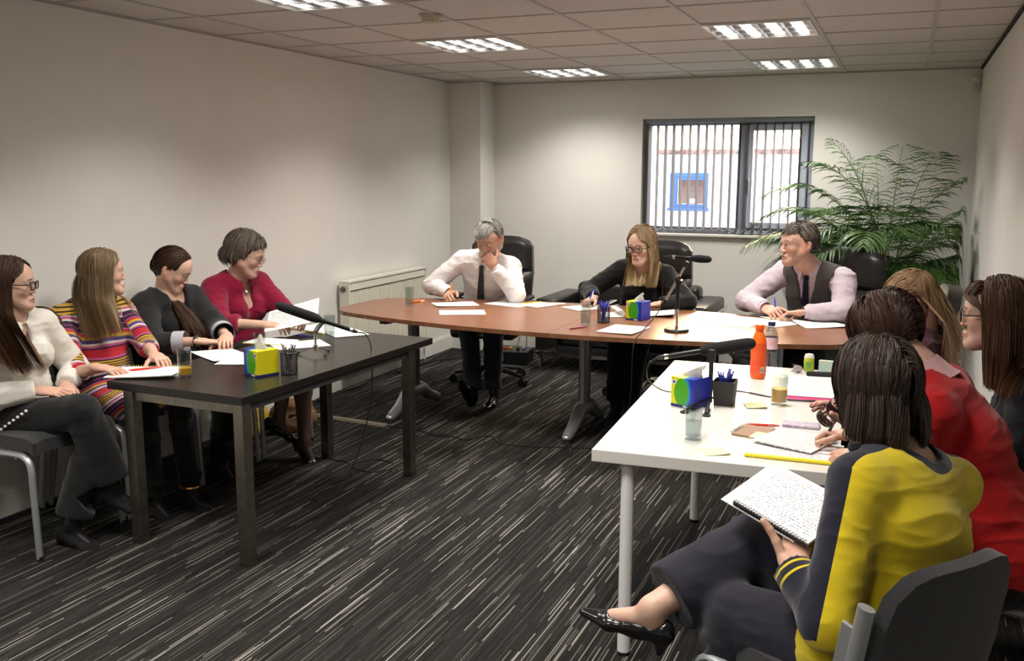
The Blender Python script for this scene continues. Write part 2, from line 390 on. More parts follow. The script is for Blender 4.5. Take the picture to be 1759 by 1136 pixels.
MB().lathe([(0,-.045),(.03,-.045),(.045,-.036),(.05,-.018),(.052,0),(0,0)]).build('body', mat('cream_plastic', (.55,.50,.38), .5), sd)
MB().lathe([(.052,-.012),(.06,-.01),(.06,0),(.052,0)]).build('base', MATS['cream_plastic'], sd)
ps = thing('motion_sensor', 'small white alarm motion sensor high in the corner by the right wall', 'motion sensor', (XR-.05, YB-.001, HC-.12))
MB().box((0, -.025, 0), (.06, .05, .11), bev=.012).build('body', mat('white_plastic', (.75,.74,.72), .45), ps)
MB().sphere((0, -.048, -.015), (.02, .01, .026)).build('lens', mat('sensor_lens', (.6,.6,.6), .3), ps)
# ------------------------------------------------------------------ window
upvc = mat('white_window_frame', (.60,.64,.73), .4)
wf = MB(); fy0, fy1 = YB+.12, YB+.19
cxm = WX0+.86
def frame_rect(mb, x0, z0, x1, z1, w, y0, y1):
    mb.b2((x0, y0, z0), (x1, y1, z0+w)); mb.b2((x0, y0, z1-w), (x1, y1, z1)); mb.b2((x0, y0, z0+w), (x0+w, y1, z1-w)); mb.b2((x1-w, y0, z0+w), (x1, y1, z1-w))
frame_rect(wf, WX0, WZ0, WX1, WZ1, .055, fy0, fy1); wf.b2((cxm-.03, fy0, WZ0+.05), (cxm+.03, fy1, WZ1-.05))
wo = struct('window_1', wf, upvc)
s1 = MB(); frame_rect(s1, cxm+.03, WZ0+.055, WX1-.055, WZ1-.055, .05, fy0-.02, fy1-.01); s1.build('opening_sash', upvc, wo)
glass = clear_mat('window_glass', (.96,.97,.97), 1.3)
MB().b2((WX0+.05, fy0+.03, WZ0+.05), (cxm-.03, fy0+.034, WZ1-.05)).build('pane', glass, wo)
MB().b2((cxm+.07, fy0+.03, WZ0+.1), (WX1-.1, fy0+.034, WZ1-.1)).build('pane', glass, wo)
h = MB(); hx = cxm+.055; h.box((hx, fy0-.028, 1.56), (.025, .018, .06), bev=.004); h.tube(smooth_path([(hx, fy0-.035, 1.575), (hx, fy0-.06, 1.585), (hx+.002, fy0-.062, 1.55), (hx+.004, fy0-.06, 1.47)], 5), .008, 8)
h.build('handle', mat('satin_handle', (.5,.5,.52), .35, metal=.7), wo)
MB().box(((WX0+WX1)/2+.02, YB+.045, WZ0-.012), (WX1-WX0+.09, .15, .024), bev=.006).build('window_sill', white, wo)
# vertical blinds
bl = thing('vertical_blind', 'grey vertical slat blind hanging open in the window', 'blind', (0, YB+.075, 0))
slm = mat('blind_fabric', (.105,.115,.155), .85, bump=.1)
MB().b2((WX0+.01, -.02, WZ1-.035), (WX1-.01, .02, WZ1-.003)).build('headrail', mat('headrail_alu', (.35,.37,.42), .4), bl)
N = 20; xs = [WX0+.05+(WX1-WX0-.09)*k/(N-1) for k in range(N)]
for k, x in enumerate(xs):
    a = math.radians(86.5+1.5*math.sin(k*1.7))
    MB().box((0, 0, 0), (.088, .0012, WZ1-WZ0-.075)).build('slat', slm, bl, (x, 0, (WZ0+WZ1)/2-.005), a)
ch = MB()
for k in range(N-1):
    p = [(xs[k]+(xs[k+1]-xs[k])*t/6, -.03, WZ0+.055-.030*math.sin(PI*t/6)) for t in range(7)]; ch.tube(p, .0016, 5)
ch.build('chain', mat('white_chain', (.8,.8,.8), .5), bl)
# ------------------------------------------------------------------ outside
def brick(name, c1, c2, mo):
    m = mat(name, rough=.9); nt = m.node_tree; b = nt.nodes['Principled BSDF']; tc = node(nt, 'ShaderNodeTexCoord')
    mp = node(nt, 'ShaderNodeMapping'); mp.inputs['Rotation'].default_value = (PI/2, 0, 0); nt.links.new(tc.outputs['Object'], mp.inputs[0])
    br = node(nt, 'ShaderNodeTexBrick', i_Scale=1., i_Color1=(*c1,1), i_Color2=(*c2,1), i_Mortar=(*mo,1)); br.inputs['Brick Width'].default_value = .225; br.inputs['Row Height'].default_value = .075; br.inputs['Mortar Size'].default_value = .008
    nt.links.new(mp.outputs[0], br.inputs['Vector']); nt.links.new(br.outputs['Color'], b.inputs['Base Color']); return m
bt = thing('brick_building', 'pale brick building with a small blue window seen outside through the blind', 'building', (0, 13.6, 0))
bw = MB(); bx0, bx1, bz0, bz1 = .737, 1.281, 1.146, 1.642
X0, X1, ZT = .58, 7., 1.90
for lo, hi in (((X0, 0, -.5), (bx0, .4, ZT)), ((bx1, 0, -.5), (X1, .4, ZT)), ((bx0, 0, -.5), (bx1, .4, bz0)), ((bx0, 0, bz1), (bx1, .4, ZT))): bw.b2(lo, hi)
bw.build('brick_wall', brick('pale_brick', (.74,.60,.55), (.80,.68,.63), (.66,.60,.57)), bt)
MB().b2((X0-.03, -.05, ZT), (X1, .42, ZT+.07)).build('roof_edge', mat('roof_edge', (.22,.13,.12), .9, noise=.6, nscale=12), bt)
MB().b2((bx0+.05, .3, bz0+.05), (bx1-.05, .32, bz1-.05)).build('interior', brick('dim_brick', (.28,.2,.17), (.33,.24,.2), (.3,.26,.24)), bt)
q = MB(); frame_rect(q, bx0, bz0, bx1, bz1, .055, -.03, .06); q.b2((bx0+.055, -.02, bz0+.055), (bx0+.10, .05, bz1-.055)); q.b2((bx0+.10, -.02, bz1-.10), (bx1-.055, .05, bz1-.055)); q.b2((bx0-.02, -.08, bz0-.04), (bx1+.02, .0, bz0)); q.build('window_frame', mat('blue_frame', (.03,.10,.62), .5), bt)
MB().b2((bx0+.27, .1, bz0+.07), (bx0+.36, .11, bz0+.13)).build('notice', mat('white_card', (.9,.9,.9), .6), bt)
br2 = thing('boundary_wall', 'darker brick wall edge left of the pale building outside', 'wall', (0, 12.6, 0))
MB().b2((-3, 0, -.5), (.52, .3, 1.55)).build('brickwork', brick('red_brick', (.42,.25,.24), (.5,.33,.3), (.5,.42,.4)), br2)
struct('ground_outside', MB().b2((-6, YB+.5, -.5), (12, 30, -.3)), mat('outside_paving', (.4,.4,.4), .9))
# ------------------------------------------------------------------ radiator, pipes and skirting cables
radm = mat('radiator_enamel', (.80,.77,.66), .35)
ra = thing('radiator', 'cream ribbed panel radiator fixed low on the left wall', 'radiator', (.002, 6.0, .13))
RL, RH = 1.24, .70
p = MB(); p.b2((.085, .012, 0), (.10, RL-.012, RH-.02)); n = 38
for k in range(n): y = .04+(RL-.08)*k/(n-1); p.box((.103, y, RH/2-.02), (.010, .016, RH-.13), bev=.004)
p.build('front_panel', radm, ra)
MB().b2((.03, .012, .01), (.04, RL-.012, RH-.03)).build('rear_panel', radm, ra)
for y in (0, RL-.01): MB().b2((.025, y, 0), (.108, y+.01, RH)).build('side_panel', radm, ra)
g = MB(); g.b2((.025, .01, RH-.012), (.108, RL-.01, RH)); g.build('top_grille', radm, ra)
sl = MB()
for k in range(44): y = .04+(RL-.08)*k/43; sl.box((.1055, y, RH-.075), (.0075, .013, .009))
sl.build('slots', mat('radiator_slot', (.10,.09,.07), .8), ra)
MB().cyl((.06, -.001, RH-.06), (.06, -.012, RH-.06), .022).cyl((.06, -.012, RH-.06), (.06, -.018, RH-.06), .012).build('bleed_plug', mat('grey_plug', (.12,.12,.12), .4), ra)
MB().tube([(.06, RL, .04), (.06, RL+.04, .04), (.06, RL+.04, -.12)], .009, 8).box((.06, RL+.03, .05), (.03, .035, .07), bev=.01).build('valve', MATS['white_plastic'], ra)
for y in (.2, RL-.24): MB().b2((0, y, RH-.2), (.03, y+.04, RH-.1)).build('bracket', radm, ra)
# ================================================================== FURNITURE
def wood_mat(name, c1, c2, rough, scale=(1, 14, 1), coat=.2):
    m = mat(name, c1, rough, coat=coat); nt = m.node_tree; b = nt.nodes['Principled BSDF']; tc = node(nt, 'ShaderNodeTexCoord'); mp = node(nt, 'ShaderNodeMapping'); mp.inputs['Scale'].default_value = scale
    nt.links.new(tc.outputs['Object'], mp.inputs[0]); n = node(nt, 'ShaderNodeTexNoise', i_Scale=6., i_Detail=8., i_Distortion=.6); nt.links.new(mp.outputs[0], n.inputs['Vector'])
    r = node(nt, 'ShaderNodeValToRGB'); r.color_ramp.elements[0].position = .35; r.color_ramp.elements[1].position = .68; r.color_ramp.elements[0].color = (*c1,1); r.color_ramp.elements[1].color = (*c2,1)
    nt.links.new(n.outputs['Fac'], r.inputs[0]); nt.links.new(r.outputs[0], b.inputs['Base Color']); return m
blackwood = wood_mat('black_brown_laminate', (.010,.008,.007), (.019,.015,.012), .28, (14, 1, 1), 0)
cherry = wood_mat('cherry_veneer', (.175,.070,.034), (.265,.118,.062), .30, (1.2, 16, 1), 0)
whitel = mat('white_laminate', (.66,.64,.595), .18)
steel = mat('brushed_steel', (.26,.235,.20), .33, metal=1., noise=.12, nscale=30)
silver = mat('silver_paint', (.46,.48,.50), .35, metal=.7)
darksilver = mat('grey_column', (.20,.21,.225), .35, metal=.6)
chrome = mat('chrome', (.75,.75,.75), .12, metal=1.)
blackp = mat('black_plastic', (.012,.012,.013), .42)
blackf = mat('black_upholstery', (.013,.013,.014), .95, bump=.6, bscale=500, noise=.3, nscale=400, sheen=.25)
leather = mat('black_leather', (.016,.014,.013), .34, bump=.25, bscale=90)
TH = .73
# --- dark table
dt = thing('meeting_table', 'black-brown rectangular table with square steel legs along the left wall', 'table', (1.471, 3.031, 0), math.radians(-2.0))
MB().b2((-.745, 0, TH-.035), (0, 1.572, TH), bev=.002).build('tabletop', blackwood, dt)
for x, y in ((-.03, .03), (-.63, .03), (-.03, 1.355), (-.63, 1.44)): MB().b2((x-.026, y-.026, 0), (x+.026, y+.026, TH-.035), bev=.003).build('leg', steel, dt)
ap = MB(); ap.b2((-.605, .015, TH-.075), (-.055, .045, TH-.035)); ap.build('apron', steel, dt)
MB().b2((-.045, .055, TH-.07), (-.02, 1.33, TH-.036)).b2((-.645, .055, TH-.07), (-.62, 1.41, TH-.036)).build('rail', mat('dark_rail', (.03,.03,.03), .5), dt)
# --- white table
wt = thing('meeting_table', 'white rectangular table with round white legs on the right side', 'table', (2.99, 2.90, 0), math.radians(3.2))
MB().b2((0, 0, TH-.042), (.78, 1.61, TH), bev=.003).build('tabletop', whitel, wt)
wleg = mat('white_leg_enamel', (.74,.73,.73), .35)
for x, y in ((.115, .045), (.155, 1.395), (.66, .045), (.66, 1.395)):
    l = MB().cyl((x, y, .012), (x, y, TH-.042), .0225).build('leg', wleg, wt); MB().cyl((x, y, 0), (x, y, .014), .021, .023).build('foot', blackp, l)
# --- cherry boardroom table in two halves
def edge_y(dx): return .64-.30*(abs(dx)/1.65)**2
def boat(x0, x1):
    P = []; n = 24
    for k in range(n+1): x = x0+(x1-x0)*k/n; P.append((x, -edge_y(x)))
    if x1 > 1: P = [p for p in P if p[0] < 1.5]; P += [(1.53, -.375), (1.60, -.315), (1.645, -.22), (1.655, 0), (1.645, .22), (1.60, .315), (1.53, .375)]; Q = [(x, edge_y(x)) for x in [1.5-(1.5-x0)*k/n for k in range(n+1)]]
    else: Q = [(x, edge_y(x)) for x in [x1-(x1+1.5)*k/n for k in range(n+1)]]+[(-1.53, .375), (-1.60, .315), (-1.645, .22), (-1.655, 0), (-1.645, -.22), (-1.60, -.315), (-1.53, -.375)]; P = [p for p in P if p[0] > -1.5]
    return P+Q
def t_leg(root, x):
    l = MB(); l.tube([(x, 0, .13), (x, 0, TH-.06)], .05, 20, flat=.72, up=(1,0,0)); l.build('leg', darksilver, root)
    MB().b2((x-.012, -.052, .13), (x+.012, -.045, TH-.06)).build('column_strip', silver, root)
    for s in (-1, 1):
        p = smooth_path([(x, 0, .155), (x, s*.09, .15), (x, s*.20, .085), (x, s*.33, .038)], 5); n = len(p)
        f = MB().tube(p, [.052-.02*k/(n-1) for k in range(n)], 12).sphere((x, s*.335, .038), (.030, .035, .022)).build('foot', silver, root)
        MB().cyl((x, s*.335, 0), (x, s*.335, .02), .028, .022).build('levelling_pad', blackp, f)
    MB().b2((x-.03, -.4, TH-.06), (x+.03, .4, TH-.028)).build('support_arm', darksilver, root)
ct = (2.055, 5.64)
wl = thing('boardroom_table', 'left half of the cherry wood boat-shaped table, rounded end by the radiator', 'table', (*ct, 0))
MB().prism(boat(-1.655, -.0015), TH-.026, TH).build('tabletop', cherry, wl); t_leg(wl, -1.21); t_leg(wl, .0+.02)
wr = thing('boardroom_table', 'right half of the cherry wood boat-shaped table, end by the man in the waistcoat', 'table', (*ct, 0))
MB().prism(boat(.0015, 1.655), TH-.026, TH).build('tabletop', cherry, wr); t_leg(wr, 1.2)
def soft(o, w=.012, seg=3):
    m = o.modifiers.new('round', 'BEVEL'); m.width = w; m.segments = seg; m.limit_method = 'ANGLE'; m.angle_limit = math.radians(40); o.data.polygons.foreach_set('use_smooth', [True]*len(o.data.polygons)); return o
# --- stacking chair, faces +y
def stacking_chair(name, label, loc, rz, group=None):
    t = thing(name, label, 'chair', (*loc, 0), rz, group); W = .225
    s = MB(); P = []
    for i in range(9):
        row = []
        for j in range(9):
            x = -W+.02+(2*W-.04)*j/8; y = -.20+.42*i/8; z = .478-.010*(1-abs(j-4)/4)-(.02*((i-7)/1) if i > 7 else 0)-(.012 if j in (0, 8) else 0)-(.01 if i == 0 else 0)
            row.append((x, y, z))
        P.append(row)
    s.sheet(P, .055); soft(s.build('seat', blackf, t), .014)
    b = MB(); P = []
    for i in range(9):
        row = []
        for j in range(11):
            u = (j-5)/5; v = i/8; hw = .205-.03*max(0, v-.75)*2-.02*max(0, .2-v)*3
            x = u*hw; y = -.240-.040*v-.035*(1-u*u); z = .50+.34*v-.055*abs(u)**5*max(0, v-.5)*2+.03*abs(u)**5*max(0, .4-v)*2
            row.append((x, y, z))
        P.append(row)
    b.sheet(P, .035); soft(b.build('backrest', blackf, t), .010)
    for sx in (-1, 1):
        x = sx*W
        p = smooth_path([(x, -.20, .445), (x, .12, .452), (x, .19, .44), (x, .215, .40), (x+sx*.003, .222, .30), (x+sx*.008, .235, .01)], 6)
        l = MB().tube(p, .0125, 10, flat=1.25, up=(1,0,0)).build('leg', silver, t); MB().cyl((x+sx*.008, .235, 0), (x+sx*.008, .235, .02), .014).build('foot', blackp, l)
        p = smooth_path([(x+sx*.008, -.285, .01), (x, -.235, .30), (x, -.225, .46), (x, -.24, .58), (x, -.27, .765)], 6)
        l = MB().tube(p, .0135, 10, flat=1.5, up=(0,1,0)).build('leg', silver, t); MB().cyl((x+sx*.008, -.285, 0), (x+sx*.008, -.285, .02), .014).build('foot', blackp, l)
        br = MB(); br.box((x-sx*.004, -.228, .635), (.010, .06, .15), R=Matrix.Rotation(math.radians(10), 3, 'X'), bev=.004).build('bracket', silver, t)
        for k in range(3): MB().cyl((x+sx*.0, -.235-.008*k, .59+.045*k), (x+sx*.004, -.235-.008*k, .59+.045*k), .007, n=10).build('bolt', chrome, t)
    MB().tube([(-W, -.1, .44), (W, -.1, .44)], .009, 8).tube([(-W, .13, .44), (W, .13, .44)], .009, 8).build('cross_bar', silver, t)
    return t
R90 = -PI/2
for y, lb in ((2.985, 'silver framed black chair under the woman in the white blouse'), (3.50, 'silver framed black chair under the woman in the striped dress'),
              (4.00, 'silver framed black chair under the woman in the dark blazer'), (4.52, 'silver framed black chair under the woman in the crimson cardigan')):
    stacking_chair('stacking_chair', lb, (.368, y), R90, 'black upholstered stacking chairs')
stacking_chair('stacking_chair', 'silver framed black foreground chair under the woman in the yellow jumper', (3.80, 2.28), math.radians(53), 'black upholstered stacking chairs')
stacking_chair('stacking_chair', 'silver framed black chair at the right edge behind the woman in the red jumper', (4.20, 3.02), math.radians(78), 'black upholstered stacking chairs')
stacking_chair('stacking_chair', 'silver framed black chair of the woman in the black jacket by the right edge', (4.40, 3.52), math.radians(88), 'black upholstered stacking chairs')
# --- executive swivel chair, faces +y
def executive_chair(label, loc, rz, tilt=6, seat=.46):
    t = thing('executive_chair', label, 'chair', (*loc, 0), rz, 'black leather swivel chairs')
    for k in range(5):
        a = 2*PI*k/5+.3; c, s = math.cos(a), math.sin(a)
        l = MB().tube([(0,0,.115), (c*.12, s*.12, .105), (c*.29, s*.29, .075)], [.03, .026, .018], 10, flat=.8).build('base_leg', blackp, t)
        w = MB(); 
        for o in (-.016, .016): w.cyl((c*.30-s*(o-.009), s*.30+c*(o-.009), .032), (c*.30-s*(o+.009), s*.30+c*(o+.009), .032), .031, n=16)
        w.box((c*.30, s*.30, .055), (.03, .03, .03), a); w.build('castor', blackp, t)
    MB().cyl((0,0,.10), (0,0,.26), .03).cyl((0,0,.24), (0,0,seat-.08), .016).build('gas_column', blackp, t)
    MB().box((0, 0, seat-.085), (.22, .26, .03), bev=.01).build('mechanism', blackp, t)
    soft(MB().box((0, .02, seat-.03), (.52, .50, .10)).build('seat', leather, t), .04, 4)
    def pad(z0, z1, w0, w1, th):
        P = []; n = 9
        for i in range(n):
            v = i/(n-1); row = []
            for j in range(13):
                u = (j-6)/6; e = (1-abs(u)**6)*(1-abs(2*v-1)**6); z = z0+(z1-z0)*v; rnd = 1-.10*max(0, (v-.7)/.3)**3*(1 if z1 > .95 else 0)
                x = u*(w0+(w1-w0)*v)*rnd; y = -.20-(z-seat)*math.tan(math.radians(tilt))-.02*(1-u*u)-.03+th*e**.5*.6; zz = z-(.035*abs(u)**4 if (z1 > .95 and v > .8) else 0)
                row.append((x, y, zz))
            P.append(row)
        return P
    b = MB(); b.sheet(pad(seat+.02, .86, .235, .26, .07), .06); soft(b.build('lumbar_cushion', leather, t), .018)
    b = MB(); b.sheet(pad(.845, 1.135, .26, .245, .07), .06); soft(b.build('backrest', leather, t), .018)
    for sx in (-1, 1):
        x = sx*.29; ar = MB().tube(smooth_path([(x*.9, -.02, seat-.06), (x, .0, seat), (x, .10, seat+.17), (x, -.02, seat+.195), (x, -.20, seat+.17)], 5), .016, 10, flat=1.4, up=(1,0,0)).build('arm', chrome, t)
        MB().box((x, .0, seat+.215), (.055, .26, .03), bev=.012).build('arm_pad', leather, ar)
    return t
executive_chair('black leather swivel chair behind the grey-haired man in the white shirt', (.95, 6.72), PI+.12)
executive_chair('black leather swivel chair behind the blonde woman in black, by the sofa', (2.20, 6.74), PI+.03)
executive_chair('black leather swivel chair behind the man in the grey waistcoat, turned to the left', (3.40, 6.64), PI*.5+1.05, 8)
executive_chair('black leather swivel chair by the right wall beside the palm, seen from its side', (3.74, 4.68), PI*.5+.05, 9)
# --- sofa
so = thing('sofa', 'low black leather sofa with a chrome frame against the back wall', 'sofa', (1.80, 7.72, 0))
soft(MB().b2((-.52, -.34, .20), (.52, .28, .40)).build('seat_cushion', leather, so), .04, 4)
soft(MB().b2((-.54, .16, .20), (.54, .38, .69)).build('backrest', leather, so), .05, 4)
for s in (-1, 1):
    ao = MB().b2(*( ((.53, -.40, .16), (.72, .38, .60)) if s > 0 else ((-.72, -.40, .16), (-.53, .38, .60)) )).build('armrest', leather, so); soft(ao, .03, 4)
    for y in (-.36, .34): MB().b2((s*.68-.015, y-.015, 0), (s*.68+.015, y+.015, .55)).build('leg', chrome, so)
    MB().b2((s*.735-.008, -.41, .50), (s*.735+.008, .39, .53)).build('side_rail', chrome, so)
MB().b2((-.70, -.42, .125), (.70, -.395, .155)).build('front_rail', chrome, so)
MB().b2((-.53, -.36, .15), (.53, .36, .20)).build('base', blackp, so)
# --- potted palm
pp = thing('potted_palm', 'bushy green potted palm with arching fronds in the corner by the window', 'plant', (3.78, 7.60, 0))
MB().lathe([(0,0),(.14,0),(.15,.02),(.19,.74),(.20,.76),(.20,.80),(.18,.80),(.175,.77),(0,.77)], n=32).build('pot', mat('black_pot', (.015,.015,.016), .3), pp)
MB().lathe([(0,.75),(.175,.765),(.17,.77),(0,.78)]).build('soil', mat('soil', (.03,.02,.012), 1., bump=1, bscale=80), pp)
palm = mat('palm_leaf', (.024,.072,.014), .42, col2=(.058,.135,.022), nscale=5); stemm = mat('palm_stem', (.16,.23,.05), .5)
def frond(az, el0, L, droop, nl=44, ll=.30, seed=0, twist=0., base=(0,0,.43)):
    r = random.Random(seed); pts = []; p = V(base); el = el0; n = 26; a = az
    for k in range(n+1):
        pts.append(p.copy()); d = V((math.cos(a)*math.cos(el), math.sin(a)*math.cos(el), math.sin(el))); p = p+d*(L/n); el -= droop/n*(.25+1.6*(k/n)**1.4); a += twist/n
    mb = MB(); mb.tube(pts, [.008-.0068*k/n for k in range(n+1)], 6, 0)
    for k in range(nl):
        t = .30+.69*(k/(nl-1)); i = t*n; i0 = min(int(i), n-1); q = pts[i0].lerp(pts[i0+1], i-i0); T = (pts[i0+1]-pts[i0]).normalized()
        S = T.cross(V((0,0,1))); S = S.normalized() if S.length > .05 else V((1,0,0)); U = S.cross(T).normalized()
        l = ll*(math.sin(PI*min(1, .16+.84*(t-.28)/.72))**.7+.12)*r.uniform(.85, 1.1)
        for s in (-1, 1):
            fw = .75+.5*t+r.uniform(-.12, .12); d = (S*s*1.0+T*fw+U*r.uniform(.10, .35)).normalized(); m = 5; w = .0115*r.uniform(.8, 1.1)
            c = []; x = q.copy()
            for j in range(m+1): c.append(x.copy()); x = x+d*(l/m); d = (d+V((0,0,-.17-.07*j))).normalized()
            wv = d.cross(U).normalized(); vs = []
            for j, y in enumerate(c):
                ww = w*(.4+.6*min(1, j/1.2))*(1-(j/m)**2.2)+.0006; vs += [y+wv*ww+U*.0015, y, y-wv*ww+U*.0015]
            o = len(vs); fs = []
            for j in range(m): fs += [(3*j, 3*j+1, 3*j+4, 3*j+3), (3*j+1, 3*j+2, 3*j+5, 3*j+4)]
            mb.add(vs, fs, 1, True)
    return mb
FR = [(PI*1.02,1.30,1.45,1.9,0),(PI*.97,1.12,1.35,1.95,.1),(PI*1.25,1.05,1.15,1.8,0),(PI*.80,1.15,1.15,1.6,0),(.02,1.25,1.2,1.9,0),(-.25,1.0,1.1,1.9,0),(.4,1.1,1.05,1.7,.1),(PI*.55,1.42,1.25,.9,0),
      (PI*.45,1.45,1.22,.5,0),(-PI*.42,1.25,1.0,1.9,0),(PI*1.42,1.1,1.1,1.9,.2),(PI*1.1,.80,1.3,1.5,0),(-.05,.78,.95,1.7,0),(PI*1.32,.62,.9,1.5,0),(-PI*.3,.70,.9,1.6,0),(PI*.7,.9,.9,1.6,0),(.25,.6,.8,1.5,0),(PI*.93,.70,1.0,1.6,0),
      (PI*1.15,1.42,1.38,1.4,0),(-.35,1.4,1.2,1.3,0),(PI*.35,1.35,1.3,.8,0),(PI*1.05,1.45,1.32,.7,.2),(PI*1.5,.55,.8,1.3,0),(PI*1.2,.55,1.0,1.2,0),(-.15,.5,.75,1.1,0),(PI*1.38,1.35,.9,1.2,0),(-PI*.45,1.4,.85,1.1,0),(PI*.98,.95,1.15,1.75,.1),(PI*1.28,.85,1.05,1.7,0),(PI*.88,.85,.95,1.5,0),(-.1,1.05,.8,1.7,0),(-.5,.8,.8,1.7,0),(PI*1.6,.9,.75,1.6,0),(PI*1.45,.75,.85,1.6,0),(PI*1.1,1.15,.75,1.5,0),(.12,.45,.7,1.2,0),(PI*1.05,.45,.8,1.2,0),(PI*.5,1.2,.9,1.2,0),(-.7,1.2,1.0,1.8,0)]
for k, (az, el, L, dr, tw) in enumerate(FR):
    r0 = random.Random(k+50); fb = frond(az, el, L*.92, dr*1.2, 24, .34, k, tw, (r0.uniform(-.06,.06), r0.uniform(-.06,.06), .77)); fb.v = [(x if x < .48 else .48+(x-.48)*.12, y if y < .52 else .52+(y-.52)*.12, z) for x, y, z in fb.v]; fb.build('frond', [stemm, palm], pp)
# ================================================================== PEOPLE
def vnormals(Vv, F):
    e1 = Vv[F[:, 2]]-Vv[F[:, 0]]; e2 = Vv[F[:, 3]]-Vv[F[:, 1]]; n = np.cross(e1, e2); N = np.zeros_like(Vv)
    for k in range(4): np.add.at(N, F[:, k], n)
    return N/(np.linalg.norm(N, axis=1, keepdims=True)+1e-12)
def relax(Vv, F, it=1, w=.5):
    for _ in range(it):
        S = np.zeros_like(Vv); c = np.zeros(len(Vv))
        for k in range(4):
            np.add.at(S, F[:, k], Vv[F[:, (k+1) % 4]]); np.add.at(c, F[:, k], 1)
            np.add.at(S, F[:, k], Vv[F[:, (k-1) % 4]]); np.add.at(c, F[:, k], 1)
        Vv = Vv*(1-w)+w*S/np.maximum(c, 1)[:, None]
    return Vv
def mesh_of(sdf, h, off=0., cuts=(), fold=0., fs=1., seed=0, it=1):
    """cuts: (point, normal, radius): everything past the plane within radius goes"""
    D, lo = sdf.grid(h, off=off)
    if cuts:
        P = np.stack(np.meshgrid(*[lo[i]+h*np.arange(D.shape[i]) for i in range(3)], indexing='ij'), -1)
        for c, n, r in cuts:
            q = P-np.array(c, float); m = np.linalg.norm(q, axis=-1) < r; D = np.where(m, np.maximum(D, q@unit(n)), D)
    Vv, F = nets(D, lo, h); Vv = relax(Vv, F, it)
    if fold:
        N = vnormals(Vv, F); w = vnoise(Vv, 5*fs, seed+3)[:, None]*.05
        Q = Vv*np.array([1, 1, 1.9])+w
        a = 1-np.abs(vnoise(Q, 11*fs, seed)); b = 1-np.abs(vnoise(Q+w, 23*fs, seed+1)); Vv = Vv+N*(fold*(a**2.2-.45)+fold*.4*(b**2-.4))[:, None]
    return Vv, F
def merge(parts):
    Vs, Fs, n = [], [], 0
    for Vv, F in parts: Vs.append(Vv); Fs.append(F+n); n += len(Vv)
    return np.concatenate(Vs), np.concatenate(Fs)
def uvsphere(c, r, n=20, m=12):
    Vv = []; F = []
    for j in range(m+1):
        for k in range(n): a = PI*j/m; b = 2*PI*k/n; Vv.append((c[0]+r*math.sin(a)*math.cos(b), c[1]-r*math.cos(a), c[2]+r*math.sin(a)*math.sin(b)))
    for j in range(m):
        for k in range(n): F.append((j*n+k, (j+1)*n+k, (j+1)*n+(k+1) % n, j*n+(k+1) % n))
    return np.array(Vv), np.array(F)
def rotm(yaw, pitch, roll):
    """head frame from facing yaw (deg, 0=+x), pitch down (deg), roll (deg, + = tips to its right)"""
    a, p, r = map(math.radians, (yaw, pitch, roll)); f0 = np.array([math.cos(a), math.sin(a), 0]); rt = np.array([math.sin(a), -math.cos(a), 0]); up = np.array([0, 0, 1.])
    f = f0*math.cos(p)-up*math.sin(p); u = up*math.cos(p)+f0*math.sin(p); r2 = rt*math.cos(r)-u*math.sin(r); u2 = u*math.cos(r)+rt*math.sin(r)
    return np.stack([r2, f, u2], 1)
def ik(a, b, l1, l2, pole):
    a, b = np.array(a, float), np.array(b, float); d = b-a; L = np.linalg.norm(d); L2 = min(L, (l1+l2)*.995); u = d/L
    x = (l1*l1-l2*l2+L2*L2)/(2*L2); hgt = math.sqrt(max(l1*l1-x*x, 0)); p = np.array(pole, float); p = unit(p-u*(p@u)); return a+u*x+p*hgt
# ---- head in its own frame: x right, y forward, z up, origin between the eyes' height and the ears
def head_sdf(male=False, look=0., ear=1.):
    s = SDF(.018); m = 1.06 if male else 1.
    s.ell((0, -.014, .030), (.074*m, .096, .086), k=.02); s.ell((0, .052, .040), (.060*m, .040, .050), k=.02)
    s.econe((0, .020, .0), (0, .036, -.080), (.063*m, .070), (.040*m, .046), (1, 0, 0), k=.025)
    for x in (-1, 1):
        s.cone((x*.054*m, .004, -.048), (x*.018, .070, -.098), .020 if not male else .023, .017, k=.035)
        s.cone((x*.051*m, .002, -.052), (x*.057*m, -.008, -.01), .018, .018, k=.035)
        s.ell((x*.037, .058, -.026), (.022, .020, .020), k=.03)
        s.cone((x*.012, .088, .0205), (x*.044, .074, .020), .008 if not male else .0095, .007, k=.012)
    s.ell((0, .076, -.099), (.019 if not male else .023, .016, .014), k=.02)
    s.cone((0, .083, .012), (0, .1015, -.030), .0065, .0078 if not male else .0095, k=.012)
    for x in (-1, 1): s.ell((x*.0110, .0955, -.035), (.0075, .010, .0065), k=.006); s.ell((x*.031, .097, .0010), (.0165, .0145, .0095), k=.009, sub=True)
    s.ell((0, .086, -.066), (.026, .013, .018), k=.012)
    s.ell((0, .0925, -.0625), (.021, .0070, .0042), k=.006); s.ell((0, .0915, -.0715), (.018, .0074, .0050), k=.006)
    s.ell((0, .1010, -.0668), (.024, .007, .0016), k=.003, sub=True)
    for x in (-1, 1):
        s.ell((x*.031, .0750, .0082-look*.0040), (.0165, .0130, .0075), k=.003); s.ell((x*.031, .0740, -.0100), (.0155, .0120, .0055), k=.003)
        R = np.array(Matrix.Rotation(x*.35, 3, 'Z') @ Matrix.Rotation(.15, 3, 'X'))
        s.ell((x*(.078 if ear == 1 else .069)*m, -.014, -.012), (.0085, .019, .031), R=R, k=.006)
        if ear == 1: s.ell((x*.087*m, -.009, -.006), (.006, .010, .017), R=R, k=.004, sub=True)
    return s
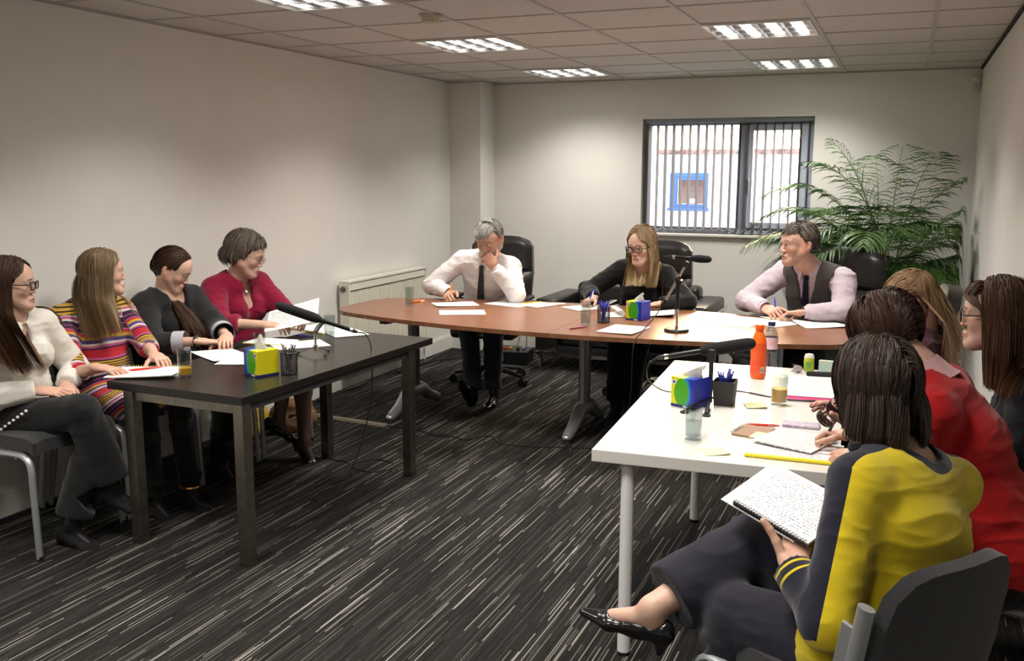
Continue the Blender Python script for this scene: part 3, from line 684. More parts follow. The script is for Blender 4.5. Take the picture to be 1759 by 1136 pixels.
def head_mesh(R, H, sc, skin, hairc, male=False, look=0., stubble=None, lips=(.50,.17,.14), brow=None, cheek=.5, h=.0030, ear=1.):
    s = head_sdf(male, look, ear); Vv, F = mesh_of(s, h, it=1)
    c = np.tile(np.array(skin), (len(Vv), 1)); x, y, z = np.abs(Vv[:, 0]), Vv[:, 1], Vv[:, 2]
    def blend(m, col): m = np.clip(m, 0, 1)[:, None]; c[:] = c*(1-m)+np.array(col)*m
    c *= (1+.05*vnoise(Vv, 60, 5))[:, None]
    blend(cheek*.7*np.exp(-((x-.042)/.022)**2-((z+.035)/.022)**2)*(y > .03), (skin[0]*1.02, skin[1]*.72, skin[2]*.68))
    blend(.5*np.exp(-(x/.016)**2-((z+.032)/.012)**2)*(y > .08), (skin[0], skin[1]*.72, skin[2]*.7))
    blend(.35*ear*(x > .072), (skin[0]*1.05, skin[1]*.6, skin[2]*.55))
    if stubble is not None:
        m = np.clip((-.030-z)/.022, 0, 1)*(y > -.02)*np.clip((y+.03)/.02, 0, 1); m = np.maximum(m, np.clip((-.042-z)/.01, 0, 1)*(y > .05)); m *= 1-np.exp(-(x/.022)**2-((z+.067)/.007)**2)*.9
        blend(stubble[0]*m*(z > -.125), stubble[1])
    blend(.9*((x < .023) & (np.abs(z+.067+.0) < .0085-.0045*(x/.023)**2) & (y > .082)), lips); blend(.7*((x < .021) & (np.abs(z+.0668) < .0013)), tuple(k*.35 for k in lips))
    bz = .0225+.004*np.cos((x-.012)/.034*1.6); bw = brow or hairc
    blend(.8*((x > .012) & (x < .047) & (np.abs(z-bz) < .0034-.03*np.maximum(0, x-.036)) & (y > .05)), bw)
    lid = (x-.031)/.0165; lm = (np.abs(lid) < 1.05) & (np.abs(z-(.0008-look*.0042+.0042*(1-lid**2))) < .0021) & (y > .06); blend(.85*lm, tuple(k*.3 for k in bw))
    parts = [(Vv, F)]; cols = [c]
    for sx in (-1, 1):
        e, ef = uvsphere((sx*.031, .0752, -.0005), .0128); d = (e-np.array([sx*.031, .0752, -.0005]))/.0128; q = unit((0, .93, -.30*look-.02)); a = d@q
        ec = np.tile(np.array([.62,.58,.55]), (len(e), 1)); ec[a > .88] = (.07,.05,.035); ec[a > .975] = (.01,.01,.01); parts.append((e, ef)); cols.append(ec)
    Vv, F = merge(parts); return Vv*sc@R.T+H, F, np.concatenate(cols)
# ---- hand
def hand_sdf(W, d, n, side, curls, sc=1., spread=.12, thumb=(.6, .75, .3), tcurl=.25):
    d = unit(d); n = np.array(n, float); n = unit(n-d*(n@d)); t = np.cross(d, n)*(1 if side > 0 else -1); W = np.array(W, float); s = SDF(.006); tips = []
    s.econe(W-d*.02*sc, W+d*.028*sc, (.027*sc, .019*sc), (.034*sc, .016*sc), t, k=.012); s.econe(W+d*.02*sc, W+d*.082*sc, (.033*sc, .016*sc), (.038*sc, .0118*sc), t, k=.012)
    s.cone(W+d*.022*sc+t*.020*sc+n*.008*sc, W+d*.05*sc+t*.030*sc+n*.008*sc, .015*sc, .012*sc, k=.01)
    for k, (off, L, r) in enumerate(((.029, .072, .0088), (.0095, .080, .0090), (-.010, .074, .0085), (-.028, .058, .0076))):
        c = curls[k]; p = W+d*(.088-.004*abs(k-1))*sc+t*off*sc; sd = t*(off/.03)*spread; a = 0; r *= sc; L *= sc
        for j, (fr, cc) in enumerate(((.46, .9), (.31, 1.15), (.23, .75))):
            a += c*cc; dd = unit(d*math.cos(a)+n*math.sin(a)+sd*math.cos(a)*.9); q = p+dd*L*fr; s.cone(p, q, r*(1-.1*j), r*(1-.1*(j+1)), k=.0035); p = q
        tips.append((p, unit(np.cross(np.cross(dd, n), dd)) if a < .3 else unit(n-dd*(n@dd))))
    tv = unit(d*thumb[0]+t*thumb[1]+n*thumb[2]); p = W+d*.024*sc+t*.024*sc+n*.006*sc; rot = unit(d*.9-t*.5+n*.3)
    for j, (L, r) in enumerate(((.042, .0125), (.032, .0105), (.025, .0095))):
        dd = unit(tv+rot*tcurl*j); q = p+dd*L*sc; s.cone(p, q, r*sc, r*.9*sc, k=.005); p = q
    tips.append((p, unit(n-dd*(n@dd)))); return s, tips
# ---- hair made of strands laid over the skull, then hanging by their own weight
def hair_strands(R, H, sc, n, length, part=.0, cols=((.1,.05,.02),(.2,.1,.05)), tip=None, cut=None, E=(.0785,.101,.095), c0=(0,-.012,.026), coll=(), width=.0012, tuck=None, drift=None, xmax=None, adz=-.012, fringe=None, seed=0, grav=.30, step=.014, vol=.012,
                 hairline=.50, clump=.35, gather=None, ends=.02, back=.0, sweep=.0, side_low=-.30, inward=.0, wave=.0, lenf=None, nape=-.62, facey=.075, temple=.08):
    rg = np.random.default_rng(seed); E = np.array(E); c0 = np.array(c0); U = rg.normal(size=(n*5, 3)); U /= np.linalg.norm(U, axis=1, keepdims=True)
    x, y, z = U.T; ok = (z > nape) & ~((y > .30) & (z < hairline-.10*np.abs(x)*0+.0)) & ~((y > (-.08 if temple > 0 else .06)) & (z < temple+.9*np.maximum(0, y))) & ~((y > -.45) & (z < side_low))
    U = U[ok][:n]; n = len(U); x, y, z = U.T
    L = np.full(n, float(length))*rg.uniform(.9, 1.04, n)
    if lenf is not None: L = L*lenf(U)
    lay = vol*rg.random(n)**.8*sc; P = H+((U*(1)*E+c0)*sc)@R.T; up = np.array([0, 0, 1.]); sgn = np.where(x > part+.02*rg.normal(size=n), 1., -1.)
    d0 = np.stack([sgn*(.9-.3*np.abs(x))*np.where(y < -.25, .35, 1.), -.35*np.ones(n)+back+sweep*np.maximum(0, y), .15-1.0*np.abs(x)], 1)
    if fringe is not None:
        fm = (y > fringe[0]) & (np.abs(x) < fringe[1]); d0[fm] = np.stack([sgn[fm]*fringe[3]+.1*rg.normal(size=fm.sum()), np.full(fm.sum(), 1.), np.full(fm.sum(), -.2)], 1); L = np.where(fm, fringe[2]*rg.uniform(.9, 1.1, n), L)
    cl = (U*6).round(); jit = np.stack([vnoise(U*3.1, 2.5, seed+i) for i in range(3)], 1)*clump
    D = (unit_rows(d0+jit*.5))@R.T; pts = [P.copy()]; T = max(3, int(math.ceil(L.max()/step))); w0 = np.zeros(n, bool); jg = rg.normal(size=(n, 3))*.16*np.array([1, 1, .3]); wv = rg.uniform(0, 6.28, n)*.15+vnoise(U, 2., seed+9)*4
    for k in range(T):
        g = np.tile(-up, (n, 1)).astype(float)
        if drift is not None: g = g+np.array(drift)*(((P-H)@R)[:, 2] < -.10*sc)[:, None]
        if inward: ax = H+R@(np.array([0, -.01, 0])*sc)-P; ax[:, 2] = 0; g = g+inward*unit_rows(ax)*(k > T*.5)
        if gather is not None:
            G = H+R@(np.array(gather[0])*sc); dv = G-P; dist = np.linalg.norm(dv, axis=1); w0 |= dist < gather[1]; g = np.where(w0[:, None], g+np.array(gather[2])+jg, unit_rows(dv)*1.6)
        if wave: g = g+wave*np.stack([np.sin(wv+k*step*55), np.cos(wv+k*step*55), 0*wv], 1)
        D = unit_rows(D*(1-grav)+g*grav); Q = P+D*step
        q = (Q-H)@R/sc; e = (q-c0)/E; r = np.linalg.norm(e, axis=1)
        tgt = 1+lay/.09; m = r < tgt; e[m] *= (tgt[m]/r[m])[:, None]; q[m] = e[m]*E+c0
        e2 = (q-c0)/E; r2_ = np.linalg.norm(e2, axis=1); m9 = (r2_ > tgt*1.03) & (q[:, 2] > adz); q[m9] = (e2[m9]*(tgt[m9]*1.03/r2_[m9])[:, None])*E+c0
        fe = (q-np.array([0, .026, -.045]))/np.array([.070, facey, .085]); fr = np.linalg.norm(fe, axis=1); m2 = fr < 1.02; fe[m2] /= (fr[m2]/1.02)[:, None]; q[m2] = fe[m2]*np.array([.070, facey, .085])+np.array([0, .026, -.045])
        if tuck is not None:
            m3 = (q[:, 2] < .060) & (q[:, 2] > -.13) & (q[:, 1] > tuck); q[m3, 1] = tuck+(q[m3, 1]-tuck)*.60
            m4 = m3 & (np.abs(q[:, 0]) < .074); q[m4, 0] = np.where(q[m4, 0] >= 0, 1, -1)*(.6*.076+.4*np.abs(q[m4, 0]))
        Q = q*sc@R.T+H
        for s, o in coll:
            dd = s(Q); m = dd < o+lay*.6
            if m.any():
                h = .004; q0 = Q[m]; gr = np.stack([s(q0+np.eye(3)[i]*h)-s(q0-np.eye(3)[i]*h) for i in range(3)], 1); Q[m] = q0+unit_rows(gr)*(o+lay[m]*.6-dd[m])[:, None]
        D = unit_rows(Q-P+1e-9)
        adv = (k*step < L)
        if cut is not None: adv &= Q[:, 2] > cut+ends*rg.uniform(-1, 1, n)
        P = np.where(adv[:, None], Q, P); pts.append(P.copy())
    A = np.stack(pts, 1)
    if xmax is not None: A = A[np.abs((A-H)@R[:, 0]).max(1) < xmax]; n = len(A); U = U[:n]
    m = A.shape[1]                                   # n x m x 3
    tan = np.gradient(A, axis=1); out = A-H-R@np.array([0, -.01, .0]); Wd = unit_rows(np.cross(tan, out).reshape(-1, 3)+1e-9).reshape(n, m, 3)
    ph = rg.uniform(-.9, .9, (n, 1, 1)); Wd = unit_rows((Wd+ph*unit_rows(out.reshape(-1, 3)).reshape(n, m, 3)).reshape(-1, 3)).reshape(n, m, 3)
    s = np.linspace(0, 1, m)[None, :, None]; wd = width*rg.uniform(.7, 1.4, (n, 1, 1))*(1-.65*s**3)
    Vv = np.stack([A+Wd*wd, A-Wd*wd], 2).reshape(-1, 3); i = (np.arange(n)[:, None]*m+np.arange(m-1)[None]).ravel()*2; F = np.stack([i, i+1, i+3, i+2], 1)
    ln = np.linalg.norm(Vv[F[:, 0]]-Vv[F[:, 3]], axis=1); F = F[ln > 1e-4]
    t = np.clip(.5+.45*vnoise(U*1., 9., seed+4)+.22*rg.normal(size=n), 0, 1)[:, None, None]; c = np.array(cols[0])*(1-t)+np.array(cols[1])*t; c = np.repeat(c, m, 1)
    if tip is not None: zz = np.clip((H[2]-tip[1]-A[:, :, 2:3])/tip[2], 0, 1); c = c*(1-zz)+np.array(tip[0])*(.75+.5*t)*zz
    c = np.repeat(c.reshape(n*m, 3), 2, 0); return Vv, F, c
def unit_rows(a): return a/(np.linalg.norm(a, axis=-1, keepdims=True)+1e-12)
def hair_cap(R, H, sc, col, E=(.079,.101,.095), c0=(0,-.013,.027), hl=.046, low=-.055, extra=()):
    s = SDF(.015); s.ell(c0, E); s.ell((0, .085, -.045), (.080, .075, .092), k=.012, sub=True); s.ell((0, .125, .0), (.085, .062, hl+.022), k=.012, sub=True)
    for e in extra: s.ell(*e)
    Vv, F = mesh_of(s, .005, cuts=[((0, -.02, low), (0, .35, -1), .2)], it=2); c = np.tile(np.array(col), (len(Vv), 1))*(1+.15*vnoise(Vv*np.array([1, 1, .15]), 160, 3))[:, None]
    return Vv*sc@R.T+H, F, c
skinm = attr_mat('skin', rough=.48, spec=.4, sss=.12, bump=.12, bscale=420); hairm = attr_mat('hair', rough=.50, spec=.35)
def cloth(name, col, rough=.9, bump=.35, bscale=600, sheen=.15, noise=.06, nscale=300): return mat(name, col, rough, bump=bump, bscale=bscale, sheen=sheen, noise=noise, nscale=nscale, spec=.2)
SK = (.60,.385,.295)
class Person:
    def __init__(s, label, base, face, pelvis, neck, head, hyaw, hpitch=0, hroll=0, male=False, sc=1., skin=SK, hsc=1., hw=None, shyaw=None):
        s.label = label; s.B = np.array([base[0], base[1], 0.]); s.male = male; s.skin = skin; s.sc = sc; s.hs = hsc
        s.pel, s.nk, s.H = (np.array(v, float) for v in (pelvis, neck, head)); a = math.radians(face); s.f = np.array([math.cos(a), math.sin(a), 0]); s.r = np.array([s.f[1], -s.f[0], 0])
        a2 = math.radians(shyaw if shyaw is not None else face); s.f2 = np.array([math.cos(a2), math.sin(a2), 0]); s.r2 = np.array([s.f2[1], -s.f2[0], 0])
        s.up = unit(s.nk-s.pel); s.r2 = unit(s.r2-s.up*(s.r2@s.up)*.6); s.f2 = np.cross(s.up, s.r2); s.R = rotm(hyaw, hpitch, hroll)
        hw = hw or (.185 if male else .158); s.sh = {k: s.T(.90)+s.r2*hw*sc*k-s.up*.012 for k in (1, -1)}
        s.hip = {k: s.pel+s.r*.088*sc*k-np.array([0, 0, .02]) for k in (1, -1)}; s.el = {}; s.wr = {}; s.kn = {}; s.an = {}; s.parts = []; s.tips = {}; s.hands = {}
        s.nb = s.H+s.R@np.array([0, -.005, -.075])*hsc-s.R[:, 1]*.0
    def T(s, t, fwd=0., right=0.): return s.pel+(s.nk-s.pel)*t+s.f2*(fwd-.02*math.sin(PI*min(1, max(0, t))))+s.r2*right
    def arm(s, k, wrist, pole=None, elbow=None, d=None, n=(0,0,-1), curls=(.3,.35,.4,.45), **kw):
        l1, l2 = ((.29, .262) if s.male else (.27, .240)); w = np.array(wrist, float); s.wr[k] = w
        s.el[k] = np.array(elbow, float) if elbow is not None else ik(s.sh[k], w, l1*s.sc, l2*s.sc, pole); s.hands[k] = (d if d is not None else w-s.el[k], n, curls, kw); return s
    def leg(s, k, knee, ankle, toe=None): s.kn[k] = np.array(knee, float); s.an[k] = np.array(ankle, float); s.toe = getattr(s, 'toe', {}); s.toe[k] = np.array(toe, float) if toe is not None else None; return s
    def torso(s, S, bust=None, belly=None, w=1., extra=0.):
        m = s.male; W = ((.158,.125),(.150,.122),(.162,.122),(.160,.092)) if m else ((.168,.125),(.128,.098),(.140,.103),(.128,.080)); W = [(a*s.sc*w+extra, b*s.sc*w+extra) for a, b in W]
        S.econe(s.T(-.02), s.T(.30), W[0], W[1], s.r2, k=.05); S.econe(s.T(.30), s.T(.62), W[1], W[2], s.r2, k=.05); S.econe(s.T(.62), s.T(.86), W[2], W[3], s.r2, k=.05)
        for k in (1, -1):
            S.cone(s.T(.90)+s.r2*k*.05, s.sh[k]+s.r2*k*-.008, .056*s.sc+extra, .052*s.sc+extra, k=.04); S.cone(s.nb+(s.nk-s.nb)*.55, s.sh[k]-s.r2*k*.03+s.up*.012, .038*s.sc+extra*.5, .040*s.sc+extra, k=.04)
        if bust:
            for k in (1, -1): S.ell(s.T(.62, .085+extra*.5, k*.068), (bust, bust*.9, bust), k=.035)
        if belly: S.ell(s.T(belly[0], belly[1]), (belly[2], belly[3], belly[4]), k=.05)
        return S
    def armprims(s, S, k, a=.050, b=.041, c=.040, d=.027, to=1., kk=.02):
        e = s.el[k]; w = s.wr[k]; S.cone(s.sh[k], e, a*s.sc, b*s.sc, k=.03)
        if to > 0: S.cone(e, e+(w-e)*to, c*s.sc, (c+(d-c)*to)*s.sc, k=kk)
        return S
    def body(s, hair, look=0., stubble=None, lips=(.47,.17,.14), brow=None, cheek=.5, bust=.055, belly=None, h=.009, nails=None, hh=.0030, bare_leg=(), headkw={}):
        S = SDF(.03); s.torso(S, bust, belly, extra=-.004); S.cone(s.nk+s.up*.0, s.nb, .053*s.sc if not s.male else .060, .049*s.sc if not s.male else .060, k=.03); s.skin_torso = S
        S2 = SDF(.02)
        for k in s.el: s.armprims(S, k, .044, .036, .037, .0225)
        for k in s.kn:
            S.cone(s.hip[k], s.kn[k], .078*s.sc, .054*s.sc, k=.04); mid = s.kn[k]*.68+s.an[k]*.32; S.cone(s.kn[k], mid, .050, .052, k=.03); S.cone(mid, s.an[k], .052, .034, k=.03)
            if s.toe.get(k) is not None:
                A = s.an[k]; d_ = unit(s.toe[k]-A); u_ = unit(np.array([0,0,1.])-d_*d_[2]); S.cone(A, A-u_*.045-d_*.02, .027, .024, k=.02); S.cone(A-u_*.025, A-u_*.060+d_*.10, .031, .020, k=.02)
        parts = []; cols = []
        Vv, F = mesh_of(S, h, it=2); parts.append((Vv, F)); c = np.tile(np.array(s.skin), (len(Vv), 1))*(1+.06*vnoise(Vv, 30, 2))[:, None]
        if not len(bare_leg): bare_leg = (.47, (.008,.008,.009))
        m = Vv[:, 2] < bare_leg[0]; c[m] = np.array(bare_leg[1])
        cols.append(c)
        for k, (d, n, cu, kw) in s.hands.items():
            hs, tips = hand_sdf(s.wr[k], d, n, k, cu, sc=(1.06 if s.male else .96)*s.sc, **kw); s.tips[k] = tips; hv, hf = mesh_of(hs, .0027, it=1); parts.append((hv, hf)); c = np.tile(np.array(s.skin)*np.array([1.02,.93,.9]), (len(hv), 1))*(1+.08*vnoise(hv, 90, 2))[:, None]
            for tp, tn in tips:
                m = np.linalg.norm(hv-(tp-tn*.006), axis=1) < .0068; c[m] = nails if nails else np.array(s.skin)*np.array([1.12,1.05,1.05])
            cols.append(c)
        hv, hf, hc = head_mesh(s.R, s.H, s.hs, s.skin, hair, s.male, look, stubble, lips, brow, cheek, hh, **headkw); parts.append((hv, hf)); cols.append(hc)
        Vv, F = merge(parts); o = np_mesh('person', Vv-s.B, F, skinm, attrs={'Col': np.clip(np.concatenate(cols), 0, 1)}); o.location = s.B; s.o = o; tag(o, s.label, 'person'); return o
    def surf(s, p, off=.004, d=None, S=None):
        """walk from p outward (default: to the front) until clear of the garment"""
        S0 = S; S = S or s.topS; p = np.array(p, float); d = s.f2 if d is None else d
        for _ in range(80):
            v = float(S(p[None])[0]) if S0 else min(float(S(p[None])[0]), float(s.skin_torso(p[None])[0]))
            if v > off: break
            p = p+d*max(.0015, (off-v)*.7)
        return p
    def child(s, name, Vv, F, m, col=None, label=None, **at):
        a = dict(at)
        if col is not None: a['Col'] = np.clip(col, 0, 1)
        o = np_mesh(name, Vv-s.B, F, m, s.o, attrs=a)
        if label: o['label'] = label
        return o
    def mb(s, name, b, m): b.v = [tuple(np.array(v)-s.B) for v in b.v]; return b.build(name, m, s.o)
    def loc(s, p): return s.H+s.R@(np.array(p, float)*s.hs)
    def glasses(s, m, w=.026, h=.019, r=.0018, y=.106, z=-.004, name='glasses'):
        b = MB(); n = 20
        for k in (-1, 1):
            b.tube([s.loc((k*.032+w*math.copysign(abs(math.cos(a))**.7, math.cos(a)), y-.35*abs(k*.032+w*math.cos(a))**1.5, z+h*math.copysign(abs(math.sin(a))**.7, math.sin(a)))) for a in [2*PI*i/n for i in range(n+1)]], r*s.hs, 6, cap=False)
            b.tube([s.loc((k*(.032+w), y-.010, z+.007)), s.loc((k*.078, .075, z+.008)), s.loc((k*.083, .0, z+.010)), s.loc((k*.084, -.018, z-.012))], r*.85*s.hs, 6)
        b.tube([s.loc((-.008, y-.001, z+.005)), s.loc((0, y+.003, z+.008)), s.loc((.008, y-.001, z+.005))], r*.8*s.hs, 6); o = s.mb(name, b, m)
        g = MB()
        for k in (-1, 1): g.add([s.loc((k*.032+w*.93*math.cos(a), y-.35*abs(k*.032+w*math.cos(a))**1.5, z+h*.93*math.sin(a))) for a in [2*PI*i/16 for i in range(16)]], [tuple(range(16))])
        g.v = [tuple(np.array(v)-s.B) for v in g.v]; g.build('lens', clear_mat('lens_glass', (.93,.94,.94), 1.4), s.o).parent = o; return o
    def trousers(s, m, a=.098, b=.074, c=.070, d=.062, h=.009, fold=.006, hem=.0, waist=.16, name='trousers', cr=None):
        S = SDF(.03); S.econe(s.pel-np.array([0,0,.03]), s.T(.22), (.180*s.sc, .140*s.sc), (.150*s.sc, .118*s.sc), s.r, k=.05); cuts = []
        for k in s.kn:
            S.cone(s.hip[k], s.kn[k], a*s.sc, b*s.sc, k=.035); e = s.an[k]+(s.kn[k]-s.an[k])*hem; ax = unit(e-s.kn[k]); S.cone(s.kn[k], e+ax*.05, c*s.sc, d*s.sc, k=.015); cuts.append((e, ax, .16))
        s.trs = S; Vv, F = mesh_of(S, h, cuts=cuts, fold=fold, fs=.8, seed=11, it=2); return s.child(name, Vv, F, m)
    def shoe(s, k, m, heel=.0, toe=None, opening=True, boot=False, L=.235, pump=False, point=.6):
        A = s.an[k]; t = s.toe[k]; d = unit(t-A) if t is not None else s.f; S = SDF(.015); up = unit(np.array([0,0,1.])-d*d[2]); up = unit(up-d*(up@d)); sd = np.cross(d, up)
        hl = A-up*.062-d*.040; ball = A-up*(.078-0*heel)+d*.100; tip = ball+d*.080
        S.econe(hl+up*.012, A-up*.055+d*.03, (.031, .034), (.034, .032), sd, k=.02); S.econe(A-up*.06+d*.02, ball+up*.008, (.034, .030), (.044, .021), sd, k=.02); S.econe(ball+up*.006, tip, (.043, .021), (.026-.012*point, .012), sd, k=.02)
        if boot: S.cone(hl+up*.05+d*.02, A+up*.09, .040, .046, k=.03)
        else: S.econe(A-up*.012-d*.005, A-up*.045+d*.085, (.034, .040), (.026, .022), sd, k=.006, sub=True) if pump else S.cone(hl+up*.05+d*.02, A+up*.0, .034, .036, k=.03)
        if heel: S.cone(hl+up*.0, hl-up*heel-d*.0, .026, .010 if pump else .019, k=.015)
        cuts = [(A+up*(.10 if boot else .012), up, .12)]
        Vv, F = mesh_of(S, .0055, cuts=cuts, it=2); o = s.child('shoe' if not boot else 'boot', Vv, F, m)
        FS = SDF(.02); FS.cone(A+up*.03, A-up*.035+d*.005, .033, .030); FS.cone(A-up*.015, ball+up*.012, .030, .022); Vv, F = mesh_of(FS, .006, it=1)
        return o, (Vv, F)
    def top(s, m, a=.060, b=.052, c=.050, d=.038, to=(1., 1.), bust=.066, belly=None, off=.009, h=.007, fold=.005, neckr=.066, vneck=None, hem=.0, cuts=(), name='sweater', extra=None, col=None, w=1., seed=0, low=True, fs=1.):
        S = SDF(.03); s.torso(S, bust, belly, w, extra=off)
        if low: S.econe(s.pel+np.array([0,0,-.02+hem]), s.T(.2), (.182*s.sc*w, .140*s.sc*w), (.150*s.sc*w, .118*s.sc*w), s.r, k=.05)
        cu = list(cuts)
        for k, t in zip((1, -1), to):
            if k not in s.el: continue
            e, wr = s.el[k], s.wr[k]; S.cone(s.sh[k], e if t > 0 else s.sh[k]+(e-s.sh[k])*max(.02, 1+t), a*s.sc, (b if t > 0 else a)*s.sc, k=.03)
            if t > 0: q = e+(wr-e)*t; ax = unit(wr-e); S.cone(e, q+ax*.03, c*s.sc, (c+(d-c)*t)*s.sc, k=.02); cu.append((q, ax, .085))
            else: q = s.sh[k]+(e-s.sh[k])*(1+t); cu.append((q, unit(e-s.sh[k]), .1))
        S.cone(s.nk-s.up*.012, s.nb+(s.nb-s.nk)*.6, neckr*s.sc, neckr*s.sc*1.05, k=.006, sub=True)
        if vneck: S.cone(s.nk+s.up*.02, s.T(*vneck[:2]), vneck[2], vneck[3], k=.004, sub=True)
        if extra: extra(S)
        s.topS = S; Vv, F = mesh_of(S, h, cuts=cu, fold=fold, seed=seed, it=2, fs=fs); at = col(Vv) if col else {}
        return s.child(name, Vv, F, m, **at)
    def cuff(s, k, m, r0=.036, t=.97, w=.012, name='cuff'):
        e, wr = s.el[k], s.wr[k]; ax = unit(wr-e); c = e+(wr-e)*t; b = MB(); b.tube([c-ax*w, c+ax*w], [r0, r0*.97], 20, cap=False); b.tube([c+ax*w, c-ax*w], [r0*.97-.003, r0-.003], 20, cap=False); return s.mb(name, b, m)
    def hair(s, cap=None, capkw={}, **kw):
        seed = kw.get('seed', 0); col = kw['cols'][0]; parts = []; cols = []
        if cap is not False: v, f, c = hair_cap(s.R, s.H, s.hs, tuple(k*.8 for k in col), **capkw); parts.append((v, f)); cols.append(c)
        v, f, c = hair_strands(s.R, s.H, s.hs, **kw); parts.append((v, f)); cols.append(c); Vv, F = merge(parts); return s.child('hair', Vv, F, hairm, col=np.concatenate(cols))
suede = mat('black_suede', (.006,.006,.006), .9); patent = mat('black_polished_leather', (.008,.008,.008), .18); blackc = cloth('black_trousers', (.010,.010,.010))
acet = mat('black_acetate', (.008,.008,.008), .25); wire = mat('gold_wire', (.35,.25,.16), .3, metal=1.)
def collar(P, m, r=.067, hgt=.028, name='collar', op=.35):
    b = MB(); n = 20; ax = unit(P.nb-P.nk); A = []
    for i in range(n+1):
        a = op+(2*PI-2*op)*i/n; rad = (P.f2*math.cos(a)+P.r2*math.sin(a)); c = P.nk+ax*.022; dr = .030*max(0, math.cos(a))
        A.append([tuple(c+rad*r*.98+ax*hgt), tuple(c+rad*(r*1.10)-ax*.002-P.up*dr*.5), tuple(c+rad*(r*1.22+dr*.8)-ax*.018-P.up*dr*1.6)])
    b.sheet(A, .003); return P.mb(name, b, m)
def tie(P, m, t0=.93, t1=.12, w=.038, f0=.095, f1=.20):
    b = MB(); b.sphere(tuple(P.surf(P.T(t0+.025, .03), .007)), (.019,.015,.020), 10, 8)
    A = []; n = 16
    for i in range(n): t = t0+(t1-t0)*i/(n-1); ww = .016+(w-.016)*i/(n-1); A.append([P.surf(P.T(t, .03, x*ww), .0065+.003*(1-abs(x))) for x in (-1, 0, 1)])
    A = np.array(A); A[1:-1] = A[1:-1]*.5+.25*(A[2:]+A[:-2]); b.sheet([[tuple(p) for p in row] for row in A], .004); return P.mb('tie', b, m)
def held_pen(P, k, label, m, up=(0, 0, 1), along=.10, side=.02, lean=-.5):
    d = unit(P.hands[k][0]); n = np.array(P.hands[k][1], float); n = unit(n-d*(n@d)); t = np.cross(d, n)*(1 if k > 0 else -1); W = P.wr[k]
    tip = W+d*along+t*side; tip[2] = TH+.006; ax = unit(np.array(up)+d*lean+t*.15); pen('pen', label, V(tip), V(tip+ax*.14), m)
# ================================================================== THINGS ON THE TABLES AND THE FLOOR
Z = TH+.0004
def paper_mat(name, ink=(.12,.12,.14), pitch=.0062, word=.012, margin=.02, base=(.76,.75,.73), dens=.42, hand=False, W=.21, Hh=.297, skip=.0):
    m = mat(name, base, .75, spec=.2); nt = m.node_tree; L = nt.links; tc = node(nt, 'ShaderNodeTexCoord'); sp = node(nt, 'ShaderNodeSeparateXYZ'); L.new(tc.outputs['Object'], sp.inputs[0])
    def M(op, a, b=None, c=None):
        n = node(nt, 'ShaderNodeMath', operation=op)
        for i, x in enumerate((a, b, c)):
            if x is None: continue
            if isinstance(x, (int, float)): n.inputs[i].default_value = x
            else: L.new(x, n.inputs[i])
        return n.outputs[0]
    row = M('FLOOR', M('DIVIDE', sp.outputs[1], pitch)); fr = M('FRACT', M('DIVIDE', sp.outputs[1], pitch)); ln = M('LESS_THAN', M('ABSOLUTE', M('SUBTRACT', fr, .5)), .24)
    wn = node(nt, 'ShaderNodeTexWhiteNoise', noise_dimensions='2D'); c = node(nt, 'ShaderNodeCombineXYZ'); L.new(row, c.inputs[0]); L.new(M('FLOOR', M('ADD', M('DIVIDE', sp.outputs[0], word*.35), M('MULTIPLY', row, 3.7))), c.inputs[1]); L.new(c.outputs[0], wn.inputs['Vector'])
    wd = M('GREATER_THAN', wn.outputs['Value'], 1-dens*1.6); inx = M('LESS_THAN', M('ABSOLUTE', sp.outputs[0]), W/2-margin); iny = M('LESS_THAN', M('ABSOLUTE', sp.outputs[1]), Hh/2-margin)
    k = M('MULTIPLY', M('MULTIPLY', ln, wd), M('MULTIPLY', inx, iny))
    if hand:
        nz = node(nt, 'ShaderNodeTexNoise', i_Scale=420., i_Detail=1.); L.new(tc.outputs['Object'], nz.inputs['Vector']); k = M('MULTIPLY', k, M('GREATER_THAN', nz.outputs['Fac'], .5)); rl = M('LESS_THAN', fr, .07); k = M('MAXIMUM', k, M('MULTIPLY', rl, .30))
    mx = node(nt, 'ShaderNodeMix', data_type='RGBA'); mx.inputs[6].default_value = (*base,1); mx.inputs[7].default_value = (*ink,1); L.new(M('MULTIPLY', k, .85 if hand else .7), mx.inputs[0]); L.new(mx.outputs[2], nt.nodes['Principled BSDF'].inputs['Base Color']); return m
plain = mat('plain_paper', (.77,.76,.74), .75, spec=.2); printed = paper_mat('printed_paper'); handw = paper_mat('handwritten_paper', (.16,.17,.24), .0085, .016, .012, hand=True, dens=.5)
yplast = mat('yellow_plastic', (.78,.66,.02), .4); sticky = mat('sticky_note_yellow', (.80,.76,.42), .8); pend = lambda n, c: mat(n, c, .3)
blue = pend('blue_pen_plastic', (.03,.04,.42)); redp = pend('red_pen_plastic', (.65,.03,.02)); orp = pend('orange_pen_plastic', (.85,.16,.01)); mag = pend('magenta_pen_plastic', (.35,.01,.09)); blk = pend('black_pen_plastic', (.01,.01,.01))
NS = 0
